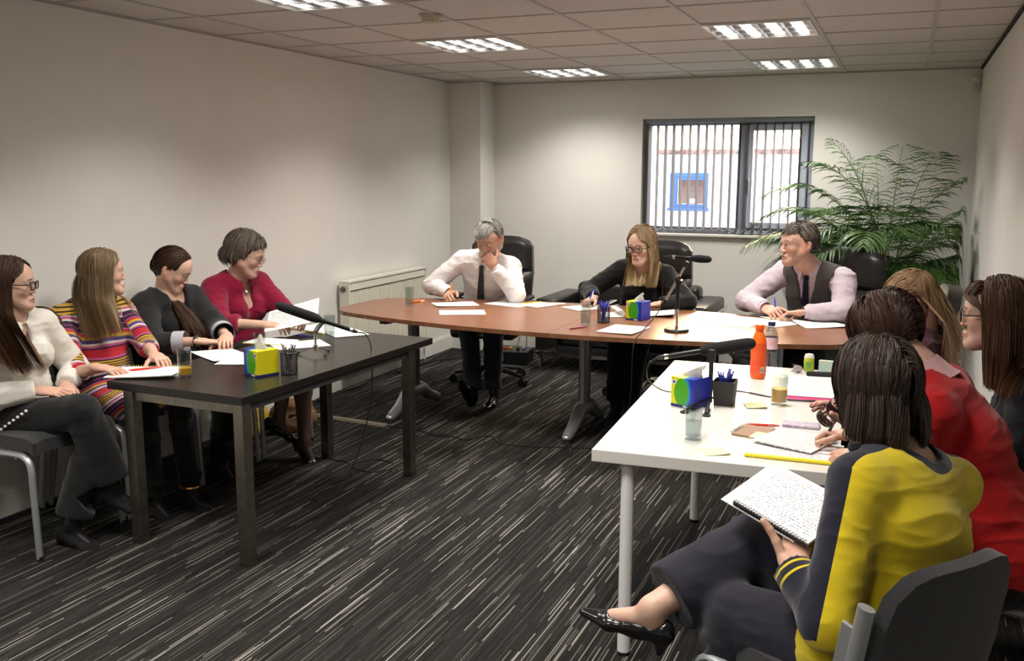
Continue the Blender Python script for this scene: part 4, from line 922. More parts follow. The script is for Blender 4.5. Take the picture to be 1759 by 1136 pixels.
def sheets(name, label, cat, x, y, w, h, rz, m, t=.0012, z=Z, lift=(0,0,0,0), group=None, tilt=None, waves=.0):
    """lift: how far each corner curls up"""
    global NS; NS += 1
    if tilt is None: z += .0003*(NS % 9)
    P_ = []; n = 8
    for i in range(n+1):
        row = []
        for j in range(n+1):
            u, v = i/n, j/n; zz = t+sum(l*max(0, a)**2 for l, a in zip(lift, (1-u-v, u-v, u+v-1, v-u)))+waves*math.sin(3*u+5*v)**2; row.append((-w/2+w*u, -h/2+h*v, zz))
        P_.append(row)
    o = MB().sheet(P_, t).build(name, m, loc=(x, y, z), rz=rz); tag(o, label, cat, group)
    if tilt is not None: o.rotation_euler = tilt
    return o
def spiral(parent, x0, x1, y, r, m, n=22, z=.004, axis='x'):
    b = MB()
    for k in range(n):
        c = x0+(x1-x0)*(k+.5)/n; b.tube([(c+.0012*math.sin(a), y+r*math.cos(a), z+r*math.sin(a)) for a in [2*PI*i/8 for i in range(9)]], .0011, 4, cap=False)
    return b.build('spiral_binding', m, parent)
def pen(name, label, a, b, m, group=None, r=.0048, cat='pen'):
    a, b = V(a), V(b); d = (b-a); o = MB(); o.tube([(0,0,0), d*.07, d*.12, d*.86, d*.90, d], [.0008, r*.6, r, r, r*.65, r*.6], 10); q = o.build(name, m, loc=a); tag(q, label, cat, group)
    u = d.normalized(); s = u.cross(V((.3,.2,1))).normalized(); MB().tube([d*.66+s*(r+.001), d*.86+s*(r+.0018)], .0011, 5).build('clip', chrome, q); return q
def tumbler(label, x, y, z=Z, h=.125, r=.031, fill=.0, liquid='water', group=None, name='glass_tumbler'):
    t = thing(name, label, 'glass', (x, y, z), 0, group)
    gm = clear_mat('clear_glass', (.84,.87,.865), 1.6)
    MB().lathe([(0,0),(r*.90,0),(r*.93,.004),(r,h),(r-.0018,h),(r*.93-.0025,.014),(0,.012)], n=36).build('glass', gm, t)
    if fill:
        lm = mat('orange_juice', (.85,.42,.01), .3) if liquid == 'orange juice' else clear_mat('water', (.86,.89,.89), 1.33)
        ri = lambda zz: (r*.93-.0025)+((r-.0018)-(r*.93-.0025))*(zz-.014)/(h-.014)-.0003
        MB().lathe([(0,.0145),(ri(.0145),.0148),(ri(fill),fill),(0,fill)], n=36).build('orange_juice' if liquid == 'orange juice' else 'water', lm, t)
    return t
def box_mat(name, sgn, yb):
    """printed carton: green oval, cyan-blue to one side, yellow to the other, navy foot"""
    m = mat(name, rough=.35); nt = m.node_tree; L = nt.links; tc = node(nt, 'ShaderNodeTexCoord'); sp = node(nt, 'ShaderNodeSeparateXYZ'); L.new(tc.outputs['Object'], sp.inputs[0])
    def M(op, a, b=None):
        n = node(nt, 'ShaderNodeMath', operation=op)
        for i, x in enumerate((a, b)):
            if x is None: continue
            if isinstance(x, (int, float)): n.inputs[i].default_value = x
            else: L.new(x, n.inputs[i])
        return n.outputs[0]
    x = M('MULTIPLY', sp.outputs[0], sgn); dx = M('DIVIDE', M('SUBTRACT', x, -.006), .034); dz = M('DIVIDE', M('SUBTRACT', sp.outputs[2], .060), .056); d = M('SQRT', M('ADD', M('MULTIPLY', dx, dx), M('MULTIPLY', dz, dz)))
    r = node(nt, 'ShaderNodeValToRGB'); e = r.color_ramp.elements; L.new(M('SUBTRACT', d, .5), r.inputs[0]); e[0].position = .46; e[0].color = (.06,.36,.01,1); e[1].position = .56; e[1].color = (.02,.30,.52,1)
    q = e.new(.95); q.color = (.012,.025,.35,1)
    mx = node(nt, 'ShaderNodeMix', data_type='RGBA'); mx.inputs[6].default_value = (.72,.66,.01,1); L.new(r.outputs[0], mx.inputs[7]); L.new(M('MAXIMUM', M('GREATER_THAN', x, .004), M('LESS_THAN', d, .98)), mx.inputs[0])
    m2 = node(nt, 'ShaderNodeMix', data_type='RGBA'); L.new(mx.outputs[2], m2.inputs[6]); m2.inputs[7].default_value = (.015,.02,.16,1); L.new(M('LESS_THAN', sp.outputs[2], .011), m2.inputs[0]); L.new(m2.outputs[2], nt.nodes['Principled BSDF'].inputs['Base Color']); return m
tism = mat('tissue_paper', (.84,.82,.78), .9, bump=.3, bscale=60)
def tissue_box(label, x, y, rz, sgn, tis=1, z=Z):
    t = thing('tissue_box', label, 'tissue box', (x, y, z), rz, None); s = .055; H = .118; bm = box_mat('carton_print_a' if sgn > 0 else 'carton_print_b', sgn, 0)
    MB().b2((-s, -s, 0), (s, s, H), bev=.0015).build('carton', bm, t)
    MB().lathe([(0,.0005),(.034,.0005),(.034,0)], c=(0, 0, H), sx=1, sy=.55).build('opening', mat('opening_film', (.55,.62,.60), .3), t)
    P_ = []; rr = random.Random(int(x*100))
    for i in range(9):
        v = i/8; row = []
        for j in range(13):
            a = PI*2*j/12; R = (.030*(1-v)**.6+.004)*(1+.22*math.sin(3*a+v*4)); hgt = v*(.062 if tis == 1 else .05); lean = (.0 if tis == 1 else .030*v*v*(1 if tis == 2 else 2.0)); wx = 1.25 if tis == 3 else 1
            row.append((R*math.cos(a)*wx+lean+.004*math.sin(7*v+a), R*.55*math.sin(a)+.003*math.cos(5*a)*v, H-.002+hgt*(1-.12*math.sin(a*2+1)*v)))
        P_.append(row)
    MB().sheet(P_, .0008).build('tissue', tism, t)
    bx = -.040*sgn; b = MB(); b.cyl((bx, -s-.0002, .098), (bx, -s-.0008, .098), .0105, n=24); b.build('badge', mat('badge_white', (.85,.85,.85), .5), t)
    MB().cyl((bx, -s-.0007, .098), (bx, -s-.0012, .098), .0062, n=20).build('emblem', mat('badge_purple', (.10,.06,.30), .5), t)
    MB().b2((.022*1-.018, -s-.0006, .003), (.022+.010, -s-.0001, .0085)).build('brand_strip', mat('badge_white'), t)
    return t
# ---- dark table
ang = math.radians
sheets('document_stack', 'white papers with a red pen at the near end of the dark table', 'papers', .785, 3.235, .30, .225, ang(24), plain, .004, Z+.006, (.0,.01,.0,.0))
o = sheets('notepad', 'yellow spiral notepad under the papers at the near end of the dark table', 'notepad', .775, 3.27, .29, .215, ang(24), plain, .005); spiral(o, -.145, .145, .112, .0065, yplast, 26)
pen('pen', 'red pen lying on the white papers beside the orange juice', (.705, 3.205, Z+.016), (.785, 3.33, Z+.016), redp)
tumbler('tall glass with a little orange juice at the near end of the dark table', .985, 3.255, fill=.042, liquid='orange juice')
sheets('document', 'printed document open in front of the woman in the dark blazer', 'papers', .80, 3.73, .21, .297, ang(62), printed, .0022, Z, (.004,0,0,.006))
sheets('document', 'printed page lying nearest the tissue box on the dark table', 'papers', .985, 3.66, .21, .22, ang(20), printed, .0015, Z, (0,.004,0,0))
tissue_box('tissue box with yellow side and upright tissue on the dark table', 1.262, 3.435, ang(-20), -1, 1)
tumbler('empty tumbler behind the tissue box on the dark table', .90, 3.90, h=.095)
def mesh_cup(label, x, y, z=Z, square=False, m=None):
    t = thing('pen_pot', label, 'pen pot', (x, y, z)); m = m or blackp
    if square: MB().prism([(-.036,-.036),(.036,-.036),(.036,.036),(-.036,.036)], 0, .004).add([(sx*a, sy*a, zz) for a, zz in ((.036,0),(.043,.098),(.040,.098),(.034,.004)) for sx, sy in ((-1,-1),(1,-1),(1,1),(-1,1))], [(i*4+k, i*4+(k+1)%4, i*4+4+(k+1)%4, i*4+4+k) for i in range(3) for k in range(4)]).build('cup', m, t)
    else:
        MB().lathe([(0,.001),(.037,.001),(.038,.004),(0,.005)]).build('base', m, t); b = MB()
        for k in range(28):
            a = 2*PI*k/28
            b.tube([(.036*math.cos(a), .036*math.sin(a), .003), (.0375*math.cos(a), .0375*math.sin(a), .097)], .0011, 4)
        for zz in [.004+.0075*i for i in range(13)]: b.tube([(.0368*math.cos(a), .0368*math.sin(a), zz) for a in [2*PI*i/28 for i in range(29)]], .0008, 4, cap=False)
        b.build('wire_mesh', m, t); MB().tube([(.0375*math.cos(a), .0375*math.sin(a), .098) for a in [2*PI*i/28 for i in range(29)]], .0022, 6, cap=False).build('rim', m, t)
    return t
def pens_in(x, y, label, group, m, n=9, seed=0, z=Z, ch=False):
    r = random.Random(seed)
    for k in range(n):
        a = 2*PI*k/n+r.uniform(-.3, .3); b = a+PI+r.uniform(-.9, .9)
        p0 = V((x+.018*math.cos(b), y+.018*math.sin(b), z+.007)); p1 = V((x+.031*math.cos(a), y+.031*math.sin(a), z+.128+r.uniform(-.006, .012)))
        pen('pen', label, p0, p1, m, group)
silverpen = mat('silver_pen', (.22,.21,.22), .3, metal=.8)
mesh_cup('black wire mesh pen pot beside the tissue box on the dark table', 1.365, 3.50); pens_in(1.365, 3.50, 'dark ballpoint pen standing in the pen pot on the dark table', 'dark pens in the mesh pot on the dark table', silverpen, 9, 1)
tumbler('clear tumbler with water at the far end of the dark table', 1.0, 4.385, fill=.03)
sheets('document', 'white pages between the pen pot and the woman in the crimson cardigan', 'papers', .985, 4.12, .21, .28, ang(-40), printed, .0015)
o = sheets('notepad', 'yellow spiral notepad at the far end of the dark table by the blue pen', 'notepad', .80, 4.59, .29, .21, ang(-15), plain, .005); spiral(o, -.145, .145, -.108, .0065, yplast, 26)
o = sheets('notepad', 'closed yellow-edged notepad behind the tissue box', 'notepad', .80, 4.13, .24, .17, ang(5), plain, .004); spiral(o, -.12, .12, -.088, .0060, yplast, 22)
sheets('document', 'white pages at the far end of the dark table nearest the radiator', 'papers', 1.02, 4.52, .21, .20, ang(-38), plain, .002)
pen('pen', 'blue pen lying beside the yellow notepad at the far end of the dark table', (.80, 4.335, Z+.005), (.93, 4.352, Z+.005), blue)
sheets('sheet_of_paper', 'white sheet held up by the woman in the crimson cardigan', 'paper', .80, 4.33, .21, .297, 0, printed, .0008, .845, (0,.02,0,0), tilt=(ang(18), ang(28), ang(-60)))
o = sheets('notebook', 'small notebook resting on the lap of the woman in the striped dress', 'notebook', .705, 3.37, .20, .13, ang(10), plain, .004, .617); MB().b2((-.1,-.065,-.006), (.1,.065,-.0005)).build('cover', mat('red_cover', (.45,.05,.06), .5), o)
# ---- microphones
foam = mat('foam_windscreen', (.012,.012,.013), 1., bump=1., bscale=700); micm = mat('mic_body', (.02,.02,.022), .35, metal=.6)
def microphone(label, a, b, r=.024, fl=.55):
    """a = foam tip, b = cable end"""
    a, b = V(a), V(b); t = thing('microphone', label, 'microphone', a); d = b-a; L = d.length; u = d/L; f = L*fl
    pr = [(0, 0), (.002, .35), (.006, .58), (.013, .80), (.024, .94), (.045, 1.), (f-.05, 1.05), (f-.02, .92), (f-.004, .62), (f, .5)]
    MB().tube([u*max(z, .0001) for z, _ in pr], [max(.001, r*k) for _, k in pr], 20).build('foam_windscreen', foam, t)
    MB().tube([u*f, u*(L-.05), u*(L-.045)], [.0105, .0105, .009], 14).build('body', micm, t); MB().tube([u*(L-.045), u*(L-.03)], [.0112, .0112], 14).build('ring', chrome, t); MB().tube([u*(L-.03), u*(L-.008), u*L], [.0098, .0085, .004], 12).build('connector', blackp, t)
    return t
def cable(label, pts, r=.0032, name='cable', m=None): o = MB().tube(smooth_path(pts, 10), r, 7).build(name, m or mat('black_cable', (.008,.008,.008), .5)); return tag(o, label, 'cable')
# left: mini tripod
c = V((1.215, 3.93, Z)); t = thing('microphone_stand', 'small chrome tripod microphone stand on the dark table', 'microphone stand', c)
for k, a in enumerate((-2.62, -.15, 1.62)):
    e = (.088*math.cos(a-.25), .088*math.sin(a-.25), .008); l = MB().tube([(0,0,.040), e], .0035, 8).build('leg', chrome, t); MB().sphere(e, .0075, 10, 8).build('rubber_foot', blackp, l)
MB().cyl((0,0,.030), (0,0,.050), .013).build('hub', chrome, t); MB().cyl((0,0,.02), (0,0,.118), .0065).build('pole', chrome, t)
mA, mB = V((1.045, 3.845, .985)), V((1.34, 4.125, .822)); q = mA.lerp(mB, .56)-c
MB().tube([(0,0,.112), (q.x*.5, q.y*.5, .135), tuple(q-V((0,0,.016)))], [.011, .012, .010], 12).build('clamp', blackp, t); u_ = (mB-mA).normalized(); MB().tube([q-u_*.02, q+u_*.02], .0145, 14).build('clip', blackp, t)
microphone('black foam-covered microphone angled towards the women at the dark table', mA, mB)
cable('black microphone cable hanging from the dark table to the coil on the carpet', [mB, mB+V((.035,.025,-.015)), (1.405,4.15,.72), (1.405,4.13,.45), (1.36,4.03,.15), (1.31,3.90,.006), (1.25,3.84,.004), (1.20,3.95,.004), (1.24,4.20,.004), (1.14,4.33,.004), (1.10,4.44,.004), (1.17,4.55,.004), (1.30,4.53,.004), (1.34,4.42,.004), (1.26,4.34,.004), (1.15,4.36,.008), (1.05,4.45,.004), (.90,4.49,.004), (.6,4.9,.004), (.28,5.20,.010)])
# centre: round base boom
c = V((2.715, 5.37, Z)); t = thing('microphone_stand', 'chrome boom microphone stand with a round black base on the cherry table', 'microphone stand', c)
MB().lathe([(0,0),(.070,0),(.072,.006),(.066,.016),(.03,.020),(0,.020)], n=40).build('base', mat('cast_base', (.03,.03,.03), .4, metal=.5), t); MB().cyl((0,0,.018), (0,0,.20), .0085).build('pole', chrome, t); MB().cyl((0,0,.13), (0,0,.30), .012).build('height_clutch', blackp, t)
p0, p1 = V((-.105,.02,.115)), V((.035,.0,.375)); MB().tube([p0, p0.lerp(p1,.25)], .0095, 12).build('counterweight', blackp, t); MB().tube([p0.lerp(p1,.25), p1], .0065, 12).build('boom', chrome, t); MB().sphere(tuple(p0.lerp(p1,.72)), .022, 14, 10).build('boom_clutch', blackp, t); MB().cyl((0,0,.28), tuple(p0.lerp(p1,.72)), .009).build('swivel', blackp, t); MB().cyl((.01,-.03,.285), (.01,.03,.285), .017).build('knob', blackp, t)
MB().tube([p1, p1+V((.015,0,.03))], .011, 12).build('clip', blackp, t)
a_, b_ = c+V((.185,.02,.420)), c+V((-.065,-.01,.43)); microphone('black foam-covered microphone on the boom stand in front of the window', a_, b_, .0215, .47)
cable('black cable looping from the boom microphone down in front of the cherry table', [b_, b_+V((-.03,0,-.01)), c+V((-.09,.0,.30)), c+V((-.10,0,.13)), c+V((-.135,-.25,.03)), c+V((-.15,-.385,-.03)), (2.56,4.97,.45), (2.53,4.98,.12), (2.45,5.05,.004), (2.3,5.22,.004), (2.19,5.25,.004)])
# right: mic on the white table
c = V((3.205, 3.60, Z)); t = thing('microphone_stand', 'black folding desk microphone stand behind the pen pot on the white table', 'microphone stand', c)
MB().cyl((.03,.06,.012), (.03,.06,.185), .009).build('pole', blackp, t); MB().box((.03,.06,.20), (.03,.03,.05), bev=.008).build('clamp', blackp, t)
for e in ((-.035,-.10,.008), (.05,-.115,.008), (.075,.15,.008)): l = MB().tube([(.03,.06,.030), ((.03+e[0])/2, (.06+e[1])/2, .022), e], .008, 8, flat=.6).build('leg', blackp, t); MB().lathe([(0,0),(.017,0),(.017,.006),(0,.008)], c=(e[0], e[1], 0)).build('rubber_foot', blackp, l)
a_, b_ = V((3.388, 3.76, .975)), V((3.03, 3.60, .915)); microphone('black foam-covered microphone pointing right above the white table', a_, b_, .025, .56)
cable('black cable trailing from the microphone across the white table', [b_, b_+V((-.03,-.01,-.03)), (2.995,3.62,.82), (3.03,3.75,Z+.02), (3.10,3.83,Z+.004), (3.20,3.92,Z+.004), (3.32,3.93,Z+.004), (3.50,3.86,Z+.004), (3.70,3.86,Z+.004), (3.80,3.84,.65)])
# ---- cherry table
tumbler('tumbler half full of water at the left end of the cherry table', .80, 5.67, fill=.05, h=.13); pen('pen', 'orange pen behind the tumbler at the left end of the cherry table', (.735, 5.79, Z+.006), (.785, 5.93, Z+.006), orp, r=.007)
sheets('document', 'white page under the writing hand of the man in the white shirt', 'papers', 1.055, 5.86, .21, .297, ang(-52), printed, .003, Z, (0,.006,0,0))
o = sheets('notepad', 'open spiral notepad in front of the man in the white shirt', 'notepad', 1.40, 6.02, .30, .21, ang(-15), printed, .003); spiral(o, -.0, .001, .0, .001, yplast, 1)
o2 = sheets('document', 'white page beyond the yellow strip by the elbow of the man in white', 'papers', 1.60, 6.06, .18, .21, ang(-25), plain, .0018, Z+.001); MB().box((-.095, 0, .004), (.012, .22, .004)).build('yellow_strip', yplast, o2)
sheets('sheet_of_paper', 'loose white sheet near the edge in front of the man in the white shirt', 'paper', 1.265, 5.53, .297, .21, ang(28), plain, .0008)
MB().b2((-.035,-.07,0), (.035,.07,.009), bev=.003).build('mobile_phone', mat('pale_phone', (.55,.53,.50), .3), loc=(1.69, 6.13, Z), rz=ang(-60)); tag(bpy.data.objects['mobile_phone'], 'small pale phone lying on the cherry table left of the blonde woman in black', 'phone')
sheets('document', 'white page under the right hand of the blonde woman in black', 'papers', 1.93, 6.07, .21, .26, ang(-35), plain, .0015)
tumbler('tall tumbler of water beside the pen pot on the cherry table', 2.165, 5.36, h=.15, r=.032, fill=.075); mesh_cup('black pen pot full of blue pens on the cherry table', 2.235, 5.50); pens_in(2.235, 5.50, 'blue ballpoint pen standing in the pot on the cherry table', 'blue pens in the pot on the cherry table', blue, 10, 2)
pen('pen', 'dark red pen at the foot of the tall tumbler on the cherry table', (2.125, 5.165, Z+.005), (2.20, 5.285, Z+.005), mag)
b = MB(); P_ = [[(.21*(v-.5), -.14+.10*min(1, u*1.6)+(.022*math.sin((u-.62)*11) if u > .62 else 0), .002+(.022*(1-math.cos((u-.62)*11)) if u > .62 else 0)) for v in (0, .25, .5, .75, 1)] for u in [i/22 for i in range(23)]]
tag(b.sheet(P_, .003).build('notepad', plain, loc=(2.26, 5.86, Z), rz=ang(-60)), 'notepad with its pages rolled over behind the blue pens', 'notepad')
tissue_box('tissue box with the green side forward beside the boom stand on the cherry table', 2.395, 5.71, ang(-17), 1, 2)
sheets('document', 'white pages behind the tissue box on the cherry table', 'papers', 2.42, 5.93, .30, .21, ang(12), plain, .004, Z, (.0,.02,.02,.0))
sheets('document', 'printed sheets at the table edge below the tissue box', 'papers', 2.425, 5.275, .22, .297, ang(-6), printed, .004, Z, (0,.004,0,0))
for x, y, rz, lb in ((2.80, 6.03, 6, 'white sheet standing for papers and window reflection behind the boom stand'), (3.02, 5.98, -4, 'white sheet standing for papers and window reflection left of the man in the waistcoat'), (2.95, 5.76, 2, 'white sheet nearest the front edge, standing for papers and window reflection')): sheets('sheet_of_paper', lb, 'paper', x, y, .21, .297, ang(rz+80), plain, .0010)  # white sheets serve as loose papers and as the window's bright reflection
sheets('document', 'page under the hands of the man in the grey waistcoat', 'papers', 3.22, 5.90, .21, .28, ang(-35), printed, .002, Z, (0,.0,0,0)); sheets('document', 'curling white page by the elbow of the man in the grey waistcoat', 'papers', 3.47, 5.93, .22, .28, ang(-60), plain, .0015, Z, (.02,0,.01,0))
# ---- white table
tissue_box('tissue box with a dark blue side on the white table', 3.165, 3.625, ang(-24), 1, 3)
mesh_cup('square black pen pot next to the tissue box on the white table', 3.285, 3.70, square=True, m=mat('grey_black_plastic', (.035,.033,.030), .6)); pens_in(3.285, 3.70, 'blue and silver pen standing in the square pot on the white table', 'blue pens in the square pot on the white table', blue, 8, 5)
tumbler('tumbler half full of water at the near corner of the white table', 3.275, 3.15, h=.118, r=.0305, fill=.066); tumbler('tumbler of orange juice in the middle of the white table', 3.485, 3.775, h=.118, r=.034, fill=.066, liquid='orange juice')
t = thing('juice_bottle', 'orange juice drink bottle with an orange cap on the white table', 'bottle', (3.335, 4.25, Z)); ob = mat('orange_bottle', (.85,.13,.008), .3)
MB().lathe([(0,0),(.030,0),(.034,.006),(.035,.05),(.033,.09),(.0345,.13),(.030,.175),(.020,.205),(.0165,.212),(.0165,.222),(0,.222)], n=36).build('bottle', ob, t); MB().lathe([(.0352,.02),(.0358,.05),(.0338,.09),(.0352,.13),(.0325,.16)], n=36).build('label', mat('label_red_orange', (.72,.06,.012), .4, col2=(.80,.13,.02), nscale=18), t)
MB().lathe([(0,.222),(.0185,.222),(.019,.226),(.019,.240),(.017,.243),(0,.243)], n=28).build('cap', mat('orange_cap', (.90,.10,.01), .35), t)
MB().box((.022,-.0285,.042), (.018,.0012,.026), rz=ang(38)).build('barcode', mat('barcode_white', (.8,.8,.78), .5), t)
q = MB(); [q.box((.022+.0028*(k-2.5)*math.cos(ang(38)), -.0293+.0028*(k-2.5)*math.sin(ang(38)), .042), (.0012,.0012,.020), rz=ang(38)) for k in range(6)]; q.build('barcode_bars', blk, t)
def water_bottle(name, label, loc, R=None, s=1., lab=True):
    t = thing(name, label, 'bottle', loc); t.rotation_euler = R or (0,0,0); wbm = mat('water_filled_plastic', (.95,.97,.98), .02, trans=1., ior=1.30) if not lab else clear_mat('clear_bottle_plastic', (.74,.79,.83), 1.7, .04)
    pr = [(0,0),(.022,0),(.029,.004)]+[(.0300-.0015*(i % 2), .010+.0095*i) for i in range(9)]+[(.0295,.10),(.0255,.115),(.0295,.13),(.029,.155),(.022,.178),(.0135,.192),(.0125,.200),(0,.200)]
    MB().lathe([(r*s, z*s) for r, z in pr], n=32).build('bottle', wbm, t)
    if lab: MB().lathe([(.0305*s,.10*s),(.0268*s,.115*s),(.0303*s,.13*s),(.0300*s,.15*s)], n=32).build('label', mat('pale_label', (.62,.60,.66), .4, col2=(.75,.35,.40), nscale=25), t)
    MB().lathe([(0,.198*s),(.0150*s,.198*s),(.0152*s,.215*s),(0,.216*s)], n=24).build('cap', mat('navy_cap', (.01,.02,.08), .4), t); return t
water_bottle('water_bottle', 'clear water bottle with a navy cap behind the orange bottle', (3.365, 4.42, Z), s=1.08)
t = thing('hand_gel_bottle', 'small white and green bottle at the far end of the white table', 'bottle', (3.535, 4.455, Z)); MB().lathe([(0,0),(.021,0),(.0225,.005),(.0225,.075),(.018,.088),(0,.092)], sy=.6).build('bottle', mat('white_hdpe', (.75,.76,.70), .4), t)
MB().lathe([(.0228,.010),(.0230,.03),(.0230,.06),(.0222,.072)], sy=.62).build('label', mat('green_label', (.10,.36,.05), .4, col2=(.75,.65,.05), nscale=30), t)
cb = MB().b2((-.06,-.012,0), (.06,.012,.055), bev=.002).build('card_box', mat('pale_blue_card', (.35,.60,.62), .5, col2=(.72,.58,.36), nscale=12), loc=(3.635, 4.50, Z), rz=ang(-6)); tag(cb, 'pale blue box standing at the far right of the white table', 'box')
tumbler('empty tumbler by the hand of the blonde woman in maroon', 3.70, 4.43, h=.095)
hp = tag(MB().tube([(0,0,.0),(.02,.03,.012),(.035,.012,.010),(.02,-.02,.014),(.05,.0,.012)], [.004,.012,.015,.012,.004], 8).build('sweet_wrapper', mat('foil_wrapper', (.55,.5,.55), .3, metal=.5), loc=(3.46, 4.44, Z+.006)), 'crumpled shiny wrapper beside the green and white bottle', 'wrapper')
bn = MB().b2((-.07,-.012,0), (.07,.012,.022), bev=.006).build('pencil_case', mat('black_case', (.02,.02,.02), .5), loc=(3.60, 4.40, Z), rz=ang(10)); tag(bn, 'small black case lying in front of the pale blue box', 'case')
o = sheets('folder', 'magenta folder under printed pages on the white table', 'folder', 3.60, 3.99, .22, .24, ang(3), mat('magenta_card', (.50,.01,.13), .4), .005); sheets('document', 'printed pages on the magenta folder of the white table', 'papers', 3.585, 4.03, .21, .22, ang(5), printed, .004, Z+.005); sheets('document', 'printed pages under the writing hand of the blonde woman in maroon', 'papers', 3.60, 4.26, .27, .20, ang(5), printed, .003, Z)
for x, y, a, lb in ((3.405, 3.715, 20, 'pale yellow sticky note left of the glass of orange juice'), (3.372, 3.03, 28, 'pale yellow sticky note at the near edge of the white table')): sheets('sticky_note', lb, 'sticky note', x, y, .085, .085, ang(a), sticky, .0012, Z, (0,.006,0,0))
t = sheets('notebook', 'small brown spiral notebook with a red pen on the white table', 'notebook', 3.455, 3.315, .145, .105, ang(78), mat('kraft_card', (.32,.20,.13), .7), .007); spiral(t, -.05, .05, .056, .009, chrome, 14, .004)
pen('pen', 'red pen lying along the brown spiral notebook', (3.41, 3.405, Z+.005), (3.53, 3.43, Z+.005), redp); mp = MB().b2((-.065,-.035,0), (.065,.035,.010), bev=.004).build('mobile_phone', mat('patterned_phone_case', (.30,.25,.38), .3, col2=(.62,.55,.62), nscale=90), loc=(3.60, 3.475, Z), rz=ang(2)); tag(mp, 'phone in a patterned case beyond the printed pages on the white table', 'phone')
o = sheets('notepad', 'yellow-edged spiral notepad under the pages of the woman in the red jumper', 'notepad', 3.615, 3.135, .30, .215, ang(2), printed, .006); spiral(o, -.15, .15, -.108, .0075, yplast, 26)
MB().b2((-.15,-.118,0), (.15,-.098,.010), bev=.004).build('binding_edge', yplast, o)
sheets('sticky_note', 'sticky note on the pages of the woman in the red jumper', 'sticky note', 3.50, 3.245, .08, .08, ang(-12), sticky, .0012, Z+.010, (0,.004,0,0)); sheets('document', 'printed pages with a lifted corner under the hands of the woman in the red jumper', 'papers', 3.605, 3.235, .21, .23, ang(-18), printed, .004, Z+.008, (.006,.002,0,0))
# ---- floor
tr = MB().prism([(-.31,-.03),(.31,-.03),(.31,.03),(-.31,.03)], 0, .006).prism([(-.31,-.018),(.31,-.018),(.31,.018),(-.31,.018)], .006, .012).build('cable_cover', mat('beige_rubber', (.23,.20,.15), .7), loc=(.56, 5.245, 0), rz=ang(-5)); tag(tr, 'flat beige cable cover on the carpet below the cherry table', 'cable cover')
cable('thin black cable winding over the carpet under the cherry table', [(.86,5.215,.008), (1.0,5.20,.004), (1.11,5.205,.004), (1.25,5.14,.004), (1.36,5.16,.004), (1.48,5.12,.004), (1.53,5.22,.004), (1.60,5.26,.004), (1.70,5.14,.004), (1.80,5.13,.004), (1.95,5.16,.004), (2.11,5.21,.004), (2.3,5.26,.004), (2.5,5.15,.004), (2.66,5.06,.004), (2.8,5.1,.004)], .003)
cable('black cable running along the foot of the left wall', [(.05,2.4,.004), (.055,3.2,.004), (.07,4.1,.004), (.06,4.8,.004), (.09,5.4,.004), (.07,5.9,.004), (.10,6.1,.012), (.07,6.4,.004), (.12,6.9,.004), (.16,7.2,.012), (.3,7.45,.004), (.45,7.6,.004)], .006)
for (x, y, lb) in ((.08, 5.62, 'black plug connector on the wall cable before the radiator'), (.12, 6.72, 'black plug connector on the wall cable below the radiator')): tag(MB().box((0,0,.013), (.035,.07,.026), bev=.006).build('plug_connector', blackp, loc=(x, y, 0), rz=.3), lb, 'plug')
t = thing('equipment_case', 'low black case with coloured plugs under the table beside the sofa', 'case', (.80, 7.52, 0), ang(8)); MB().b2((-.16,-.13,0), (.16,.13,.115), bev=.01).build('case', blackp, t)
for k, (c_, x) in enumerate((((.7,.03,.01), -.05), ((.9,.45,.05), -.01), ((.02,.03,.02), .06), ((.45,.45,.7), .10))): MB().box((x, -.04+.03*(k % 2), .125), (.03,.03,.022), bev=.006).build('plug', mat('plug_%s' % 'red amber black lilac'.split()[k], c_, .4), t)
cable('grey cable arching out of the black equipment case', [(.85,7.50,.13), (.90,7.46,.25), (.93,7.50,.32), (.90,7.60,.20), (.88,7.64,.03)], .004, m=mat('grey_cable', (.35,.36,.42), .5))
def handbag(name, label, loc, rz, w, d, h, m, hm, handles=True):
    t = thing(name, label, 'bag', loc, rz); S = SDF(.03); S.econe((0,0,h*.28), (0,0,h*.62), (w/2, d/2), (w/2*.86, d/2*.72), (1,0,0)); S.ell((0,0,h*.2), (w/2*1.02, d/2*1.05, h*.22)); Vv, F = mesh_of(S, .012, fold=.012, seed=int(w*100), cuts=[((0,0,.004), (0,0,-1), .6), ((0,0,h*.93), (0,0,1), .6)]); np_mesh('body', Vv, F, m, t)
    if handles:
        for s in (-1, 1): MB().tube(smooth_path([(-w*.22, s*d*.22, h*.75), (-w*.18, s*d*.28, h*1.15), (0, s*d*.25, h*1.30), (w*.18, s*d*.28, h*1.15), (w*.22, s*d*.22, h*.75)], 6), .007, 8).build('handle', hm, t)
    MB().box((0, -d*.42, h*.45), (w*.3, .012, h*.14), bev=.004).build('clasp', hm, t); return t
tan = mat('tan_suede', (.20,.105,.045), .85, noise=.2, nscale=20); dk = mat('dark_strap', (.02,.015,.012), .6)
handbag('handbag', 'tan suede handbag on the floor behind the feet of the woman in crimson', (.36, 4.90, 0), ang(60), .34, .16, .24, tan, dk); handbag('shopping_bag', 'yellow bag on the floor under the chairs along the left wall', (.22, 4.68, 0), ang(75), .28, .14, .24, mat('yellow_bag', (.55,.38,.03), .6), dk)
handbag('handbag', 'tan bag on the floor under the right half of the cherry table', (2.80, 6.45, 0), ang(10), .42, .20, .34, mat('tan_canvas', (.26,.18,.09), .85, noise=.15, nscale=25), dk)
handbag('rucksack', 'black rucksack whose top shows above the cherry table in front of the window wall', (2.95, 7.35, 0), ang(-5), .44, .26, .78, mat('black_nylon', (.012,.012,.013), .7), dk, False)
